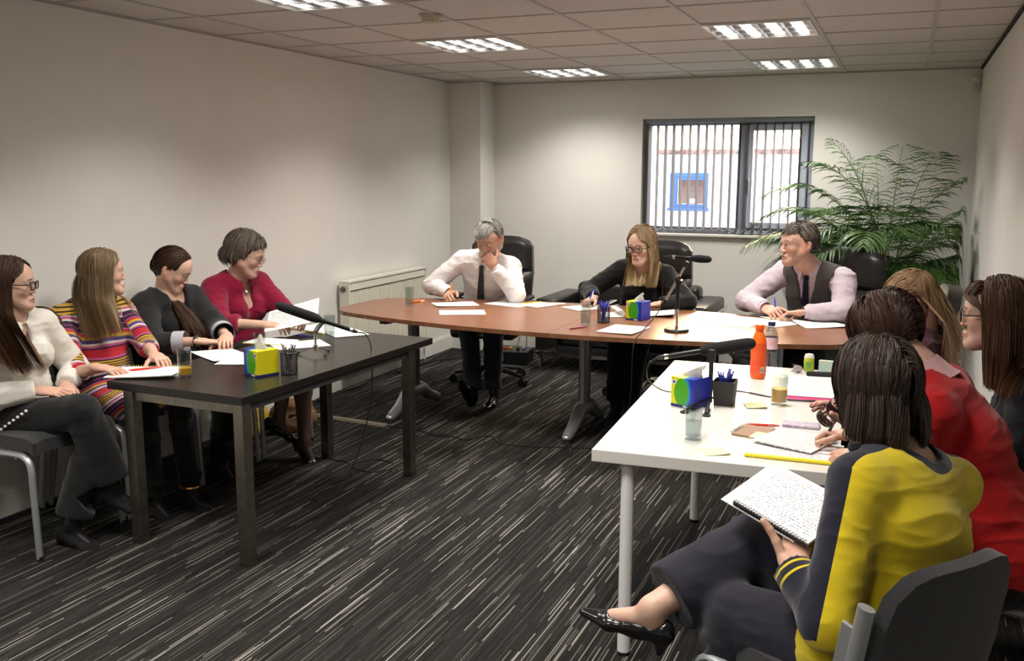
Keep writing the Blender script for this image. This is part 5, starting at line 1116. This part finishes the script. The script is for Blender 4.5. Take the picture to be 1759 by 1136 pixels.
handbag('handbag', 'black bag on the floor beneath the white table', (3.62, 3.55, 0), ang(20), .34, .2, .28, mat('black_nylon'), dk)
# ---- the four women along the left wall
P = Person('long-haired woman in a white blouse and black glasses, legs crossed', (.36, 2.98), 0, (.27, 2.98, .55), (.29, 2.97, .995), (.315, 2.955, 1.147), 34, 3, hsc=.97)
P.arm(1, (.46, 2.93, .69), pole=(-.6, -1, -.5), n=(0,.3,-1), d=(.9,.5,-.1), curls=(.35,.4,.45,.5)); P.arm(-1, (.46, 3.08, .68), pole=(-.4, 1, -.5), n=(0,-.2,-1), d=(.9,-.5,-.1))
P.leg(1, (.67, 2.96, .61), (.73, 3.06, .25), (.84, 3.12, .20)); P.leg(-1, (.66, 3.05, .50), (.60, 2.93, .095), (.75, 2.96, .055))
P.body((.05,.022,.012), look=.2, bust=.06, headkw={'ear': .5})
P.top(cloth('white_crinkle_cotton', (.70,.67,.61), bump=.45, bscale=110), a=.066, b=.062, c=.060, d=.043, to=(.95,.95), fold=.007, vneck=(.72,.13,.045,.012), w=1.04, seed=1, name='blouse')
b = MB()
for k in range(10):
    t = k/9; p = P.pel+P.f*(.03+.20*t)+P.r*(.182-.03*t)+V((0,0,-.06+.135*t)); b.sphere(tuple(p), .0070, 8, 6)
P.mb('pompom_trim', b, MATS['white_crinkle_cotton'])
P.trousers(blackc, c=.075, d=.080, hem=.10)
for k in (1, -1): P.shoe(k, suede, heel=.025)
P.glasses(acet, w=.026, h=.0175, r=.0026)
P.hair(n=6500, length=.50, tuck=.030, drift=P.f*.75, cut=.80, ends=.04, cols=((.022,.011,.007),(.075,.037,.020)), tip=((.17,.080,.038), .10, .30), coll=[(P.topS, .004)], seed=3, sweep=.25, vol=.012)
# striped dress
P = Person('pregnant woman with straight blonde hair in a multicoloured striped dress at the dark table', (.30, 3.48), -18, (.20, 3.50, .55), (.225, 3.48, .985), (.285, 3.505, 1.143), 50, 0, hsc=.95)
P.arm(1, (.60, 3.13, .765), elbow=(.37, 3.22, .70), n=(0,0,-1), d=(.9,.1,-.05), curls=(.2,.25,.3,.3)); P.arm(-1, (.66, 3.42, .775), pole=(-.3, .8, -.8), n=(0,0,-1), d=(.85,-.40,-.08), curls=(.30,.35,.4,.45))
P.leg(1, (.64, 3.36, .52), (.66, 3.36, .09), (.80, 3.36, .05)); P.leg(-1, (.64, 3.58, .53), (.74, 3.52, .09), (.90, 3.52, .05))
P.body((.22,.14,.07), look=.3, bust=.06, headkw={'ear': .5})
def stripes(Vv):
    h = (Vv-P.pel)@P.up; fx = (Vv-P.pel)@P.f; sv = .50-h+.9*np.maximum(0, fx-.14)*np.clip((.20-h)/.12, 0, 1)
    for k in (1, -1):
        a, e = P.sh[k], P.el[k]; L = np.linalg.norm(e-a); t = (Vv-a)@(e-a)/L; d = np.linalg.norm(Vv-(a+np.clip(t, 0, L)[:, None]*(e-a)/L), axis=1); m = (d < .075) & (t > .03) & ((Vv-P.nk)@(P.r2*k) > .115); sv = np.where(m, .075+t, sv)
    return {'sv': sv}
def stripe_mat():
    m = mat('striped_knit', rough=.85, sheen=.2, bump=.3, bscale=500, spec=.2); nt = m.node_tree; a = node(nt, 'ShaderNodeAttribute'); a.attribute_name = 'sv'
    d = node(nt, 'ShaderNodeMath', operation='DIVIDE'); d.inputs[1].default_value = .27; f = node(nt, 'ShaderNodeMath', operation='FRACT'); r = node(nt, 'ShaderNodeValToRGB'); r.color_ramp.interpolation = 'CONSTANT'
    nt.links.new(a.outputs['Fac'], d.inputs[0]); nt.links.new(d.outputs[0], f.inputs[0]); nt.links.new(f.outputs[0], r.inputs[0]); nt.links.new(r.outputs[0], nt.nodes['Principled BSDF'].inputs['Base Color'])
    B_, Y, K, W, N, Rr, U = (.012,.010,.022), (.52,.30,.03), (.42,.08,.20), (.62,.55,.50), (.030,.014,.045), (.42,.018,.030), (.07,.05,.20)
    seq = [(Rr,3),(K,1.5),(B_,1),(Y,1.6),(B_,1),(Y,1.6),(B_,1),(Y,1.4),(B_,1),(W,2),(K,2),(W,1.5),(N,3),(K,.7),(N,2.6),(K,1),(Rr,1.6),(Y,2.3),(U,2.4),(W,1.6),(K,1.6),(N,1),(Rr,2.2)]; tot = sum(x for _, x in seq); p = 0; e = r.color_ramp.elements
    for i, (c, x) in enumerate(seq):
        q = e[0] if i == 0 else (e[1] if i == 1 else e.new(p/tot)); q.position = p/tot; q.color = (*c, 1); p += x
    return m
def skirt(S):
    for k in (1, -1): S.cone(P.hip[k], P.hip[k]+(P.kn[k]-P.hip[k])*.80, .108, .090, k=.05)
P.top(stripe_mat(), a=.058, b=.050, c=.048, d=.040, to=(.28,.28), belly=(.34, .095, .120, .135, .125), fold=.0025, extra=skirt, col=stripes, neckr=.075, name='dress', bust=.07, h=.006, seed=2)
P.trousers(cloth('black_tights', (.008,.008,.009), .7), a=.088, b=.062, c=.056, d=.048, hem=.02, fold=.002, name='tights')
for k in (1, -1): o, _ = P.shoe(k, suede, boot=True, heel=.02)
MB_ = MB().tube([tuple(P.an[-1]-P.B+V((math.cos(a)*.047, math.sin(a)*.045, .02))) for a in [2*PI*i/16 for i in range(17)]], .009, 8, cap=False); MB_.build('boot_buckle_strap', mat('brass', (.6,.35,.1), .3, metal=1.), P.o)
P.hair(n=6500, length=.42, tuck=.048, drift=P.f*.6+P.r*.0, cut=.865, ends=.045, cols=((.13,.085,.042),(.27,.185,.10)), tip=((.42,.29,.15), .08, .22), coll=[(P.topS, .004)], seed=5, sweep=.0, vol=.012, part=-.15)
# dark blazer
P = Person('woman in a dark blazer with a ponytail over her shoulder, looking down', (.30, 4.0), -8, (.20, 4.02, .55), (.245, 3.99, .985), (.285, 3.985, 1.118), 26, 30, hsc=.96)
P.arm(1, (.60, 3.80, .775), pole=(-.3, -1, -.8), n=(0,0,-1), d=(.6,.75,-.1), curls=(.5,.55,.6,.65)); P.arm(-1, (.66, 3.94, .785), pole=(-.2, 1, -.8), n=(0,0,-1), d=(.55,-.75,-.15), curls=(.55,.6,.65,.7))
P.leg(1, (.66, 3.90, .53), (.58, 3.94, .09), (.74, 3.90, .05)); P.leg(-1, (.66, 4.06, .60), (.70, 3.86, .24), (.84, 3.84, .20))
P.body((.05,.022,.012), look=1., bust=.065, cheek=1.)
inner = mat('dark_patterned_knit', (.05,.045,.045), .9, col2=(.012,.011,.012), nscale=220, bump=.5, bscale=300)
P.top(inner, off=.003, to=(-.6,-.6), a=.048, b=.045, name='top', bust=.068, neckr=.085, h=.008)
def lap(S): S.econe(P.nk+P.f2*.06+P.up*.03, P.T(.30, .19), (.055, .07), (.045, .06), P.r2, k=.004, sub=True)
P.top(cloth('charcoal_blazer', (.016,.016,.017), bump=.5), off=.018, a=.068, b=.062, c=.058, d=.050, to=(.55,.55), fold=.005, extra=lap, name='blazer', bust=.07, neckr=.078, w=1.05, seed=4)
gcf = cloth('grey_lining', (.42,.42,.45))
for k in (1, -1): P.cuff(k, gcf, r0=.0605, t=.60, w=.03)
for k, m_ in ((1, mat('watch_strap', (.02,.015,.012), .5)),): P.cuff(k, m_, r0=.031, t=.93, w=.006, name='bracelet'); P.cuff(k, mat('watch_metal', (.5,.42,.3), .3, metal=1.), r0=.032, t=.98, w=.005, name='wristwatch')
P.trousers(blackc, hem=.05, c=.062, d=.055)
for k in (1, -1): P.shoe(k, suede, boot=True, heel=.03)
P.hair(n=5500, length=.48, cols=((.025,.012,.008),(.070,.033,.018)), tip=((.10,.045,.022), .12, .3), coll=[(P.topS, .006)], seed=6, gather=((-.050,-.080,-.075), .030, tuple(P.f*.9-P.r*.25)), vol=.008, part=.1, grav=.34, side_low=.02, tuck=.035, clump=.1)
# crimson cardigan
P = Person('short-haired woman in a crimson cardigan reading a sheet of paper', (.34, 4.5), -12, (.24, 4.52, .56), (.305, 4.49, 1.02), (.385, 4.475, 1.165), 22, 22, hsc=1.04, sc=1.04)
P.arm(1, (.66, 4.25, .80), pole=(-.2, -1, -.7), n=(0,.2,-1), d=(.95,.2,0), curls=(.4,.45,.5,.55)); P.arm(-1, (.72, 4.45, .80), pole=(-.2, 1, -.7), n=(0,-.5,-.8), d=(.8,-.5,.1), curls=(.5,.55,.6,.65))
P.leg(1, (.68, 4.44, .62), (.66, 4.36, .24), (.79, 4.42, .16)); P.leg(-1, (.70, 4.54, .51), (.80, 4.40, .115), (.93, 4.36, .045))
tights = (.14,.085,.065)
P.body((.10,.075,.055), look=.8, bust=.07, brow=(.10,.07,.05), bare_leg=(.62, tights))
P.top(cloth('cream_vest', (.60,.55,.45)), off=.002, to=(-.6,-.6), a=.045, b=.042, name='vest', bust=.074, neckr=.085, vneck=(.72,.13,.07,.035))
P.top(cloth('crimson_knit', (.22,.006,.032), bump=.5, bscale=350), off=.014, a=.068, b=.060, c=.056, d=.045, to=(.45,.45), fold=.005, vneck=(.60,.17,.062,.018), name='cardigan', bust=.078, w=1.12, seed=7)
def skirt2(S):
    for k in (1, -1): S.cone(P.hip[k], P.hip[k]+(P.kn[k]-P.hip[k])*.9, .105, .085, k=.05)
SS = SDF(.04); skirt2(SS); SS.econe(P.pel-np.array([0,0,.03]), P.T(.2), (.18,.14), (.15,.12), P.r, k=.05); Vv, F = mesh_of(SS, .009, fold=.003, it=2); P.child('skirt', Vv, F, blackc)
for k in (1, -1): P.shoe(k, patent, heel=.045, pump=True)
P.glasses(wire, w=.024, h=.015, r=.0013)
b = MB(); b.tube([tuple(P.surf(P.nk+P.f2*(.0+.03*math.cos(a))*1.0+P.r2*.068*math.sin(a)+P.up*(.015-.075*(1+math.cos(a))/2), .003, d=P.f2 if math.cos(a) > -.2 else -P.f2, S=P.skin_torso)) for a in [2*PI*i/24 for i in range(25)]], .0012, 6); P.mb('necklace', b, MATS['brass'])
b = MB(); b.sphere(tuple(P.surf(P.nk-P.up*.068, .008, S=P.skin_torso)), .010, 10, 8); P.mb('pendant', b, mat('white_stone', (.8,.78,.74), .3))
P.hair(n=7000, length=.13, cols=((.055,.040,.030),(.15,.115,.09)), seed=8, vol=.018, part=-.2, inward=.8, wave=.12, fringe=(.35,.75,.045,1.2), back=-.2, side_low=-.05, width=.0013, tuck=.03, lenf=lambda U: np.where(U[:, 1] < -.3, .9, .72)*np.where(U[:, 2] < -.2, .5, 1))
# ---- the three people behind the cherry table
whites = cloth('white_shirt_cotton', (.74,.71,.70), bump=.15, noise=.02)
P = Person('grey-haired bearded man in a white shirt, one hand on his chin', (1.12, 6.5), -90, (1.03, 6.50, .57), (1.135, 6.20, 1.035), (1.215, 6.08, 1.175), -92, 26, 4, male=True, hsc=1.07, sc=1.03, skin=(.57,.345,.25))
P.arm(1, (.925, 6.03, .785), pole=(-1, .3, -.3), d=(.25,-.9,-.10), n=(.55,.1,-.8), curls=(1.15,1.25,1.35,1.4), tcurl=.9); P.arm(-1, (1.275, 6.03, .985), elbow=(1.40, 6.13, .785), d=(-.35,-.15,.55), n=(-.35,.8,.25), curls=(.95,1.05,1.1,1.1), tcurl=.5)
P.leg(1, (1.07, 6.04, .53), (1.22, 5.80, .13), (1.21, 5.72, .27)); P.leg(-1, (1.26, 6.05, .53), (1.31, 5.93, .11), (1.33, 5.80, .12))
P.body((.26,.25,.23), look=.8, stubble=(.85,(.45,.42,.38)), brow=(.22,.20,.18), bust=None, cheek=.7)
P.top(whites, a=.070, b=.064, c=.060, d=.042, to=(.93,.93), fold=.007, name='shirt', bust=None, belly=(.35,.03,.165,.145,.16), neckr=.058, seed=9, w=1.03)
for k in (1, -1): P.cuff(k, whites, r0=.040, t=.93, w=.022)
collar(P, whites); tie(P, cloth('dark_tie', (.035,.035,.042)))
held_pen(P, 1, 'black and orange pen in the writing hand of the man in the white shirt', orp)
P.trousers(cloth('grey_blue_trousers', (.045,.050,.068), bump=.4), a=.095, b=.074, c=.068, d=.056, hem=.06, fold=.009)
for k in (1, -1): P.shoe(k, patent, heel=.012)
P.glasses(wire, w=.025, h=.015, r=.0013)
P.hair(n=8000, length=.065, cols=((.17,.16,.14),(.40,.38,.34)), seed=10, vol=.011, part=.35, temple=-.15, inward=.3, fringe=(.2,.8,.050,-1.6), side_low=.0, width=.0012, clump=.15, lenf=lambda U: np.clip(.35+.9*U[:, 2], .28, 1.), nape=-.55, hairline=.48, back=-.6)
# blonde woman in black
P = Person('blonde woman in black with glasses at the middle of the cherry table', (2.2, 6.6), -95, (2.19, 6.62, .56), (2.235, 6.42, 1.0), (2.245, 6.33, 1.15), -106, 14, hsc=1.06)
P.arm(1, (1.955, 6.17, .785), pole=(-1, .2, -.5), d=(-.3,-.9,-.1), n=(.3,0,-1), curls=(.75,.8,.9,.95), tcurl=.5); P.arm(-1, (2.42, 6.14, .775), pole=(1, .2, -.5), d=(-.7,-.6,-.05), n=(0,0,-1), curls=(.3,.35,.4,.4))
P.leg(1, (2.13, 6.20, .52), (2.17, 6.02, .09), (2.15, 5.88, .05)); P.leg(-1, (2.28, 6.20, .52), (2.27, 6.0, .09), (2.28, 5.86, .05))
P.body((.25,.17,.09), look=.7, brow=(.14,.09,.05))
bk = cloth('black_jersey', (.009,.009,.009))
P.top(bk, a=.072, b=.064, c=.060, d=.045, to=(.9,.9), fold=.006, neckr=.080, vneck=(.86,.11,.055,.03), name='top', seed=12, w=1.08)
held_pen(P, 1, 'blue pen in the hand of the blonde woman in black', blue)
P.trousers(blackc, hem=.05)
for k in (1, -1): P.shoe(k, suede, boot=True)
P.glasses(acet, w=.027, h=.0175, r=.0028)
P.hair(n=6500, length=.42, tuck=.050, drift=P.f*.45, xmax=.118, cols=((.20,.13,.065),(.36,.25,.14)), tip=((.60,.45,.25), .0, .20), coll=[(P.topS, .004)], seed=13, vol=.011, part=.1, sweep=.35, cut=P.H[2]-.27)
# man in waistcoat
P = Person('man in a grey waistcoat and striped shirt looking to the left', (3.38, 6.52), -112, (3.42, 6.52, .57), (3.37, 6.27, 1.045), (3.295, 6.13, 1.205), -146, 4, male=True, hsc=1.10, sc=1.05, skin=(.60,.36,.275), hw=.195)
P.arm(1, (3.115, 6.12, .79), pole=(-.9, .5, -.4), d=(.6,-.75,-.08), n=(.4,.1,-.8), curls=(.8,.85,.95,1.0), tcurl=.5); P.arm(-1, (3.36, 6.015, .79), elbow=(3.585, 6.12, .80), d=(-.95,-.05,-.08), n=(0,-.25,-1), curls=(.45,.5,.55,.6), tcurl=.3)
P.leg(1, (3.22, 6.15, .53), (3.20, 6.05, .11), (3.14, 5.93, .05)); P.leg(-1, (3.42, 6.10, .53), (3.45, 5.98, .11), (3.42, 5.84, .05))
P.body((.06,.045,.035), look=.1, stubble=(.28,(.20,.15,.12)), bust=None, cheek=1.2, brow=(.06,.045,.035))
shirt2 = mat('lilac_striped_shirt', (.56,.47,.53), .85); nt = shirt2.node_tree; wv = node(nt, 'ShaderNodeTexWave', i_Scale=34., i_Distortion=.6); wv.bands_direction = 'X'; tcn = node(nt, 'ShaderNodeTexCoord'); nt.links.new(tcn.outputs['Object'], wv.inputs['Vector'])
mx_ = node(nt, 'ShaderNodeMix', data_type='RGBA'); mx_.inputs[6].default_value = (.62,.54,.58,1); mx_.inputs[7].default_value = (.44,.35,.42,1); nt.links.new(wv.outputs['Color'], mx_.inputs[0]); nt.links.new(mx_.outputs[2], nt.nodes['Principled BSDF'].inputs['Base Color'])
P.top(shirt2, a=.072, b=.066, c=.060, d=.042, to=(.93,.93), fold=.007, name='shirt', bust=None, neckr=.060, seed=14, off=.004, belly=(.35,.02,.155,.135,.16), w=1.02)
for k in (1, -1): P.cuff(k, shirt2, r0=.040, t=.93, w=.022)
collar(P, shirt2); tie(P, cloth('navy_tie', (.008,.009,.022)))
def vee(S): S.econe(P.nk+P.f2*.03+P.up*.03, P.T(.56, .20), (.085, .06), (.010, .06), P.r2, k=.004, sub=True)
S_el = P.el; P.top(cloth('grey_waistcoat', (.075,.068,.066), bump=.4), off=.017, to=(-.97,-.97), a=.078, b=.078, fold=.003, extra=vee, name='waistcoat', bust=None, neckr=.085, belly=(.35,.03,.165,.15,.16), cuts=[(P.sh[1]-P.r2*.035, P.r2*1., .16), (P.sh[-1]+P.r2*.035, -P.r2*1., .16)], h=.006, w=1.03)
P.cuff(-1, mat('steel_watch', (.5,.5,.5), .3, metal=1.), r0=.036, t=.985, w=.008, name='wristwatch')
held_pen(P, 1, 'dark blue pen in the hand of the man in the waistcoat', blue)
P.trousers(blackc, hem=.05)
for k in (1, -1): P.shoe(k, patent)
P.hair(n=8500, length=.045, cols=((.06,.045,.037),(.17,.135,.11)), seed=15, vol=.009, temple=-.15, part=.6, fringe=(.2,.8,.04,-1.2), side_low=.0, width=.0012, clump=.12, lenf=lambda U: np.clip(.35+.9*U[:, 2], .3, 1.), nape=-.6, hairline=.46, back=-.5)
# ---- the four women on the right
P = Person('blonde woman in a maroon top with tied-back hair bending over her notes', (4.0, 4.2), 172, (4.02, 4.22, .56), (3.99, 4.14, 1.0), (3.945, 4.13, 1.125), 178, 42, hsc=1.0)
P.arm(1, (3.78, 4.29, .785), pole=(.3, 1, -.6), d=(-.95,-.1,-.1), n=(0,-.4,-.8), curls=(.75,.8,.9,.95), tcurl=.5); P.arm(-1, (3.80, 4.02, .775), pole=(.3, -1, -.6), d=(-.95,.2,-.1))
P.leg(1, (3.85, 4.45, .52), (3.85, 4.42, .09), (3.72, 4.42, .05)); P.leg(-1, (3.85, 4.22, .52), (3.85, 4.22, .09), (3.72, 4.22, .05))
P.body((.25,.16,.09), look=1.)
P.top(cloth('maroon_knit', (.060,.010,.020)), a=.060, b=.054, c=.05, d=.042, to=(.9,.9), name='sweater', neckr=.072, seed=20)
held_pen(P, 1, 'purple-blue pen in the hand of the blonde woman in maroon', blue)
P.trousers(blackc)
for k in (1, -1): P.shoe(k, suede)
P.glasses(acet, w=.026, h=.016, r=.0016)
P.hair(n=6500, length=.40, tuck=-.055, clump=.1, temple=.25, cols=((.22,.125,.06),(.44,.28,.15)), tip=((.52,.34,.19), .05, .2), coll=[(P.topS, .004)], seed=21, gather=((0,-.095,.065), .030, tuple(-P.f*.22+P.r*.05)), vol=.008, grav=.34, hairline=.42, side_low=.0)
# red jumper
P = Person('woman in a red jumper with a pink collar bending forward to write', (4.2, 2.95), 170, (4.20, 2.92, .56), (4.00, 2.93, 1.045), (3.875, 2.96, 1.165), 150, 50, hsc=1.05, sc=1.03)
P.arm(1, (3.79, 3.20, .79), pole=(.3, 1, -.4), d=(-.95,.15,-.08), n=(0,-.3,-.9), curls=(.8,.85,.95,1.0), tcurl=.5); P.arm(-1, (3.86, 3.00, .785), pole=(.3, -1, -.6), d=(-.95,.32,-.1), n=(0,0,-1), curls=(.15,.35,.45,.5))
P.leg(1, (3.88, 3.05, .52), (3.80, 3.05, .09), (3.68, 3.05, .05)); P.leg(-1, (3.88, 2.86, .52), (3.82, 2.80, .09), (3.70, 2.8, .05))
P.body((.05,.02,.012), look=1., h=.008, headkw={'ear': .5})
P.top(cloth('red_knit', (.42,.010,.012), bump=.5, bscale=380), a=.062, b=.055, c=.052, d=.042, to=(.72,.72), name='jumper', neckr=.070, seed=22, hem=.06, h=.006, fold=.006, w=1.02)
pinkc = cloth('pink_cotton', (.62,.36,.36)); collar(P, pinkc, .068, .050, op=.2)
for k in (1, -1): P.cuff(k, pinkc, r0=.043, t=.86, w=.035, name='shirt_cuff')
held_pen(P, 1, 'black pen in the writing hand of the woman in the red jumper', blk)
P.cuff(-1, mat('bead_bracelet', (.10,.09,.07), .3), r0=.034, t=.96, w=.008, name='wristwatch')
P.trousers(blackc)
for k in (1, -1): P.shoe(k, suede)
P.hair(n=11000, length=.26, cols=((.022,.009,.006),(.060,.024,.014)), coll=[(P.topS, .004)], seed=23, vol=.009, part=-.1, inward=.4, clump=.15, width=.0012, grav=.24, side_low=-.45, nape=-.85, cut=P.H[2]-.15, ends=.015, adz=-.13)
# black jacket
P = Person('woman in profile with brown fringe, dark glasses and a black jacket at the right edge', (4.42, 3.5), 176, (4.40, 3.50, .56), (4.305, 3.50, 1.0), (4.200, 3.50, 1.172), 173, 3, hsc=1.0)
P.arm(1, (4.10, 3.56, .66), pole=(.3, 1, -.6), d=(-.9,-.3,-.1)); P.arm(-1, (4.12, 3.44, .66), pole=(.5, -1, -.4), d=(-.9,.3,-.1))
P.leg(1, (4.02, 3.58, .52), (4.0, 3.56, .09), (3.86, 3.56, .05)); P.leg(-1, (4.02, 3.40, .52), (4.02, 3.40, .09), (3.88, 3.4, .05))
P.body((.07,.035,.02), look=.2, headkw={'ear': .5})
P.top(cloth('black_jacket', (.013,.013,.016), bump=.4), a=.068, b=.060, c=.058, d=.045, to=(.93,.93), name='jacket', neckr=.070, vneck=(.7,.13,.05,.02), seed=24, off=.014, w=1.06, fold=.007)
P.trousers(blackc)
for k in (1, -1): P.shoe(k, suede)
P.glasses(mat('tortoise_acetate', (.03,.012,.008), .25), w=.025, h=.018, r=.0026)
P.hair(n=8000, length=.36, tuck=.045, cols=((.055,.025,.014),(.13,.065,.035)), tip=((.30,.165,.08), .14, .16), coll=[(P.topS, .004)], seed=25, vol=.016, part=0, fringe=(.42,.62,.085,.15), clump=.2, width=.0012, cut=P.H[2]-.235, inward=.25)
# yellow jumper, foreground
P = Person('foreground woman seen from behind in a yellow and navy jumper with a dark bob', (3.85, 2.2), 141, (3.895, 2.24, .55), (3.945, 2.355, .957), (3.858, 2.42, 1.118), 128, 8, hsc=.98, sc=1.02, hw=.16)
u_ = V((.80,-.60,-.12)).normalized(); v_ = V((.55,.735,.40)); v_ = (v_-u_*v_.dot(u_)).normalized(); w_ = u_.cross(v_); RM = Matrix((u_, v_, w_)).transposed(); A_ = V((3.643, 2.275, .792))
P.arm(-1, tuple(A_+u_*.120-v_*.055-w_*.034), elbow=(3.805, 2.05, .665), d=tuple(v_*.85-u_*.6), n=tuple(w_), curls=(.05,.08,.10,.12), tcurl=-.15, thumb=(.70,.45,.95)); P.arm(1, (3.82, 2.66, .93), pole=(.8, .2, -.8), d=(-.55,.1,.65), n=(-.75,-.3,-.3), curls=(.45,.5,.55,.6), tcurl=.2)
P.leg(1, (3.60, 2.47, .66), (3.365, 2.245, .530), (3.24, 2.255, .548)); P.leg(-1, (3.58, 2.27, .53), (3.52, 2.26, .10), (3.38, 2.32, .06))
P.body((.05,.03,.02), look=.3, headkw={'ear': .5}, h=.007, nails=(.30,.008,.05), bare_leg=(.56, (.52,.33,.25)))
def yell(Vv):
    q = Vv; r = np.full(len(q), .05)
    for k in (1, -1):
        a, e, w = P.sh[k], P.el[k], P.wr[k]; n = unit(np.cross(e-a, w-e)); outd = P.r2*k
        ax = unit(e-a); o = unit(P.f2*.75+P.r2*k*.62); o = unit(o-ax*(o@ax)); t = (q-a)@ax; L = np.linalg.norm(e-a); d = q-a-t[:, None]*ax; side = d@o
        on = (np.linalg.norm(d, axis=1) < .085) & (t > -.02) & (t < L+.05); r = np.where(on, np.minimum(r, .016-side), r)
        ax2 = unit(w-e); t2 = (q-e)@ax2; d2 = np.linalg.norm(q-e-t2[:, None]*ax2, axis=1); on2 = (t2 > .03) & (d2 < .075); r = np.where(on2, -.05, r)
        for y0 in (.125, .150): r = np.where(on2, np.maximum(r, .0035-np.abs(t2-y0)), r)
        # shoulder yoke up to the neck
        s0 = P.nk; ax3 = unit(a-s0); t3 = (q-s0)@ax3; up_ = (q-s0-t3[:, None]*ax3)@P.f2; r = np.where((t3 > 0) & (t3 < np.linalg.norm(a-s0)+.05) & ((q-s0)@P.up > -.16), np.minimum(r, -.020-up_), r)
    rn = np.linalg.norm((q-P.nk)-((q-P.nk)@P.up)[:, None]*P.up, axis=1); hh = (q-P.nk)@P.up; r = np.where(hh > -.10, np.minimum(r, (rn-.094)), r); return {'side': r}
ym = mat('yellow_navy_knit', rough=.88, sheen=.25, bump=.45, bscale=420, spec=.2); nt = ym.node_tree; at = node(nt, 'ShaderNodeAttribute'); at.attribute_name = 'side'; gt = node(nt, 'ShaderNodeMath', operation='GREATER_THAN'); gt.inputs[1].default_value = 0
mq = node(nt, 'ShaderNodeMix', data_type='RGBA'); mq.inputs[6].default_value = (.010,.010,.020,1); mq.inputs[7].default_value = (.56,.43,.010,1); nt.links.new(at.outputs['Fac'], gt.inputs[0]); nt.links.new(gt.outputs[0], mq.inputs[0]); nt.links.new(mq.outputs[2], nt.nodes['Principled BSDF'].inputs['Base Color'])
P.top(ym, a=.066, b=.060, c=.056, d=.044, to=(.97,.97), name='jumper', neckr=.072, seed=26, h=.0045, fold=.005, col=yell, w=1.10, fs=.8)
P.trousers(cloth('navy_trousers', (.014,.013,.022), bump=.5, bscale=700), a=.108, b=.085, c=.082, d=.092, hem=.17, fold=.006, h=.007)
for k in (1, -1): P.shoe(k, patent, heel=.05, pump=True, point=1.)
P.hair(n=19000, length=.22, cols=((.022,.014,.011),(.075,.048,.036)), seed=27, vol=.017, part=.1, inward=.5, width=.0008, grav=.30, side_low=-.25, clump=.5, wave=.13, cut=P.H[2]-.100, ends=.016, nape=-.55, E=(.081,.104,.097))
water_bottle('water_bottle', 'tilted clear bottle raised in the hand of the woman in the yellow jumper', tuple(P.wr[1]+unit(P.hands[1][0])*.06+np.array([-.050,-.025,-.005])), (math.radians(28), math.radians(38), 0), .9, lab=False)
handw2 = paper_mat('handwritten_page', (.16,.17,.24), .0085, .016, .012, hand=True, dens=.5, W=.25, Hh=.17); c_ = A_+v_*.085
o = sheets('notebook', 'spiral notebook with handwriting held by the woman in the yellow jumper', 'notebook', c_.x, c_.y, .25, .17, 0, handw2, .006, c_.z, tilt=RM.to_euler()); spiral(o, -.12, .12, -.087, .008, blackp, 24)
MB().b2((-.127,-.087,-.009), (.127,.087,-.0005)).build('cover', blackp, o)
c_ = A_+v_*.085-w_*.014-u_*.045
sheets('document', 'loose white sheets under the handwritten notebook on the crossed knee', 'papers', c_.x, c_.y, .25, .18, 0, plain, .003, c_.z, tilt=RM.to_euler())
# ================================================================== DAYLIGHT
w = bpy.data.worlds.new('sky'); SC.world = w; w.use_nodes = True
bg = w.node_tree.nodes['Background']; bg.inputs[0].default_value = (.86,.92,1,1); bg.inputs[1].default_value = 3.0
sk = node(w.node_tree, 'ShaderNodeTexSky', sky_type='NISHITA'); sk.sun_elevation = math.radians(28); sk.sun_disc = False; sk.air_density = 2; sk.dust_density = 5
mx = node(w.node_tree, 'ShaderNodeMix', data_type='RGBA'); mx.inputs[0].default_value = .75
w.node_tree.links.new(sk.outputs[0], mx.inputs[6]); mx.inputs[7].default_value = (.88,.94,1.05,1); w.node_tree.links.new(mx.outputs[2], bg.inputs[0])
SC.view_settings.exposure = EXPO
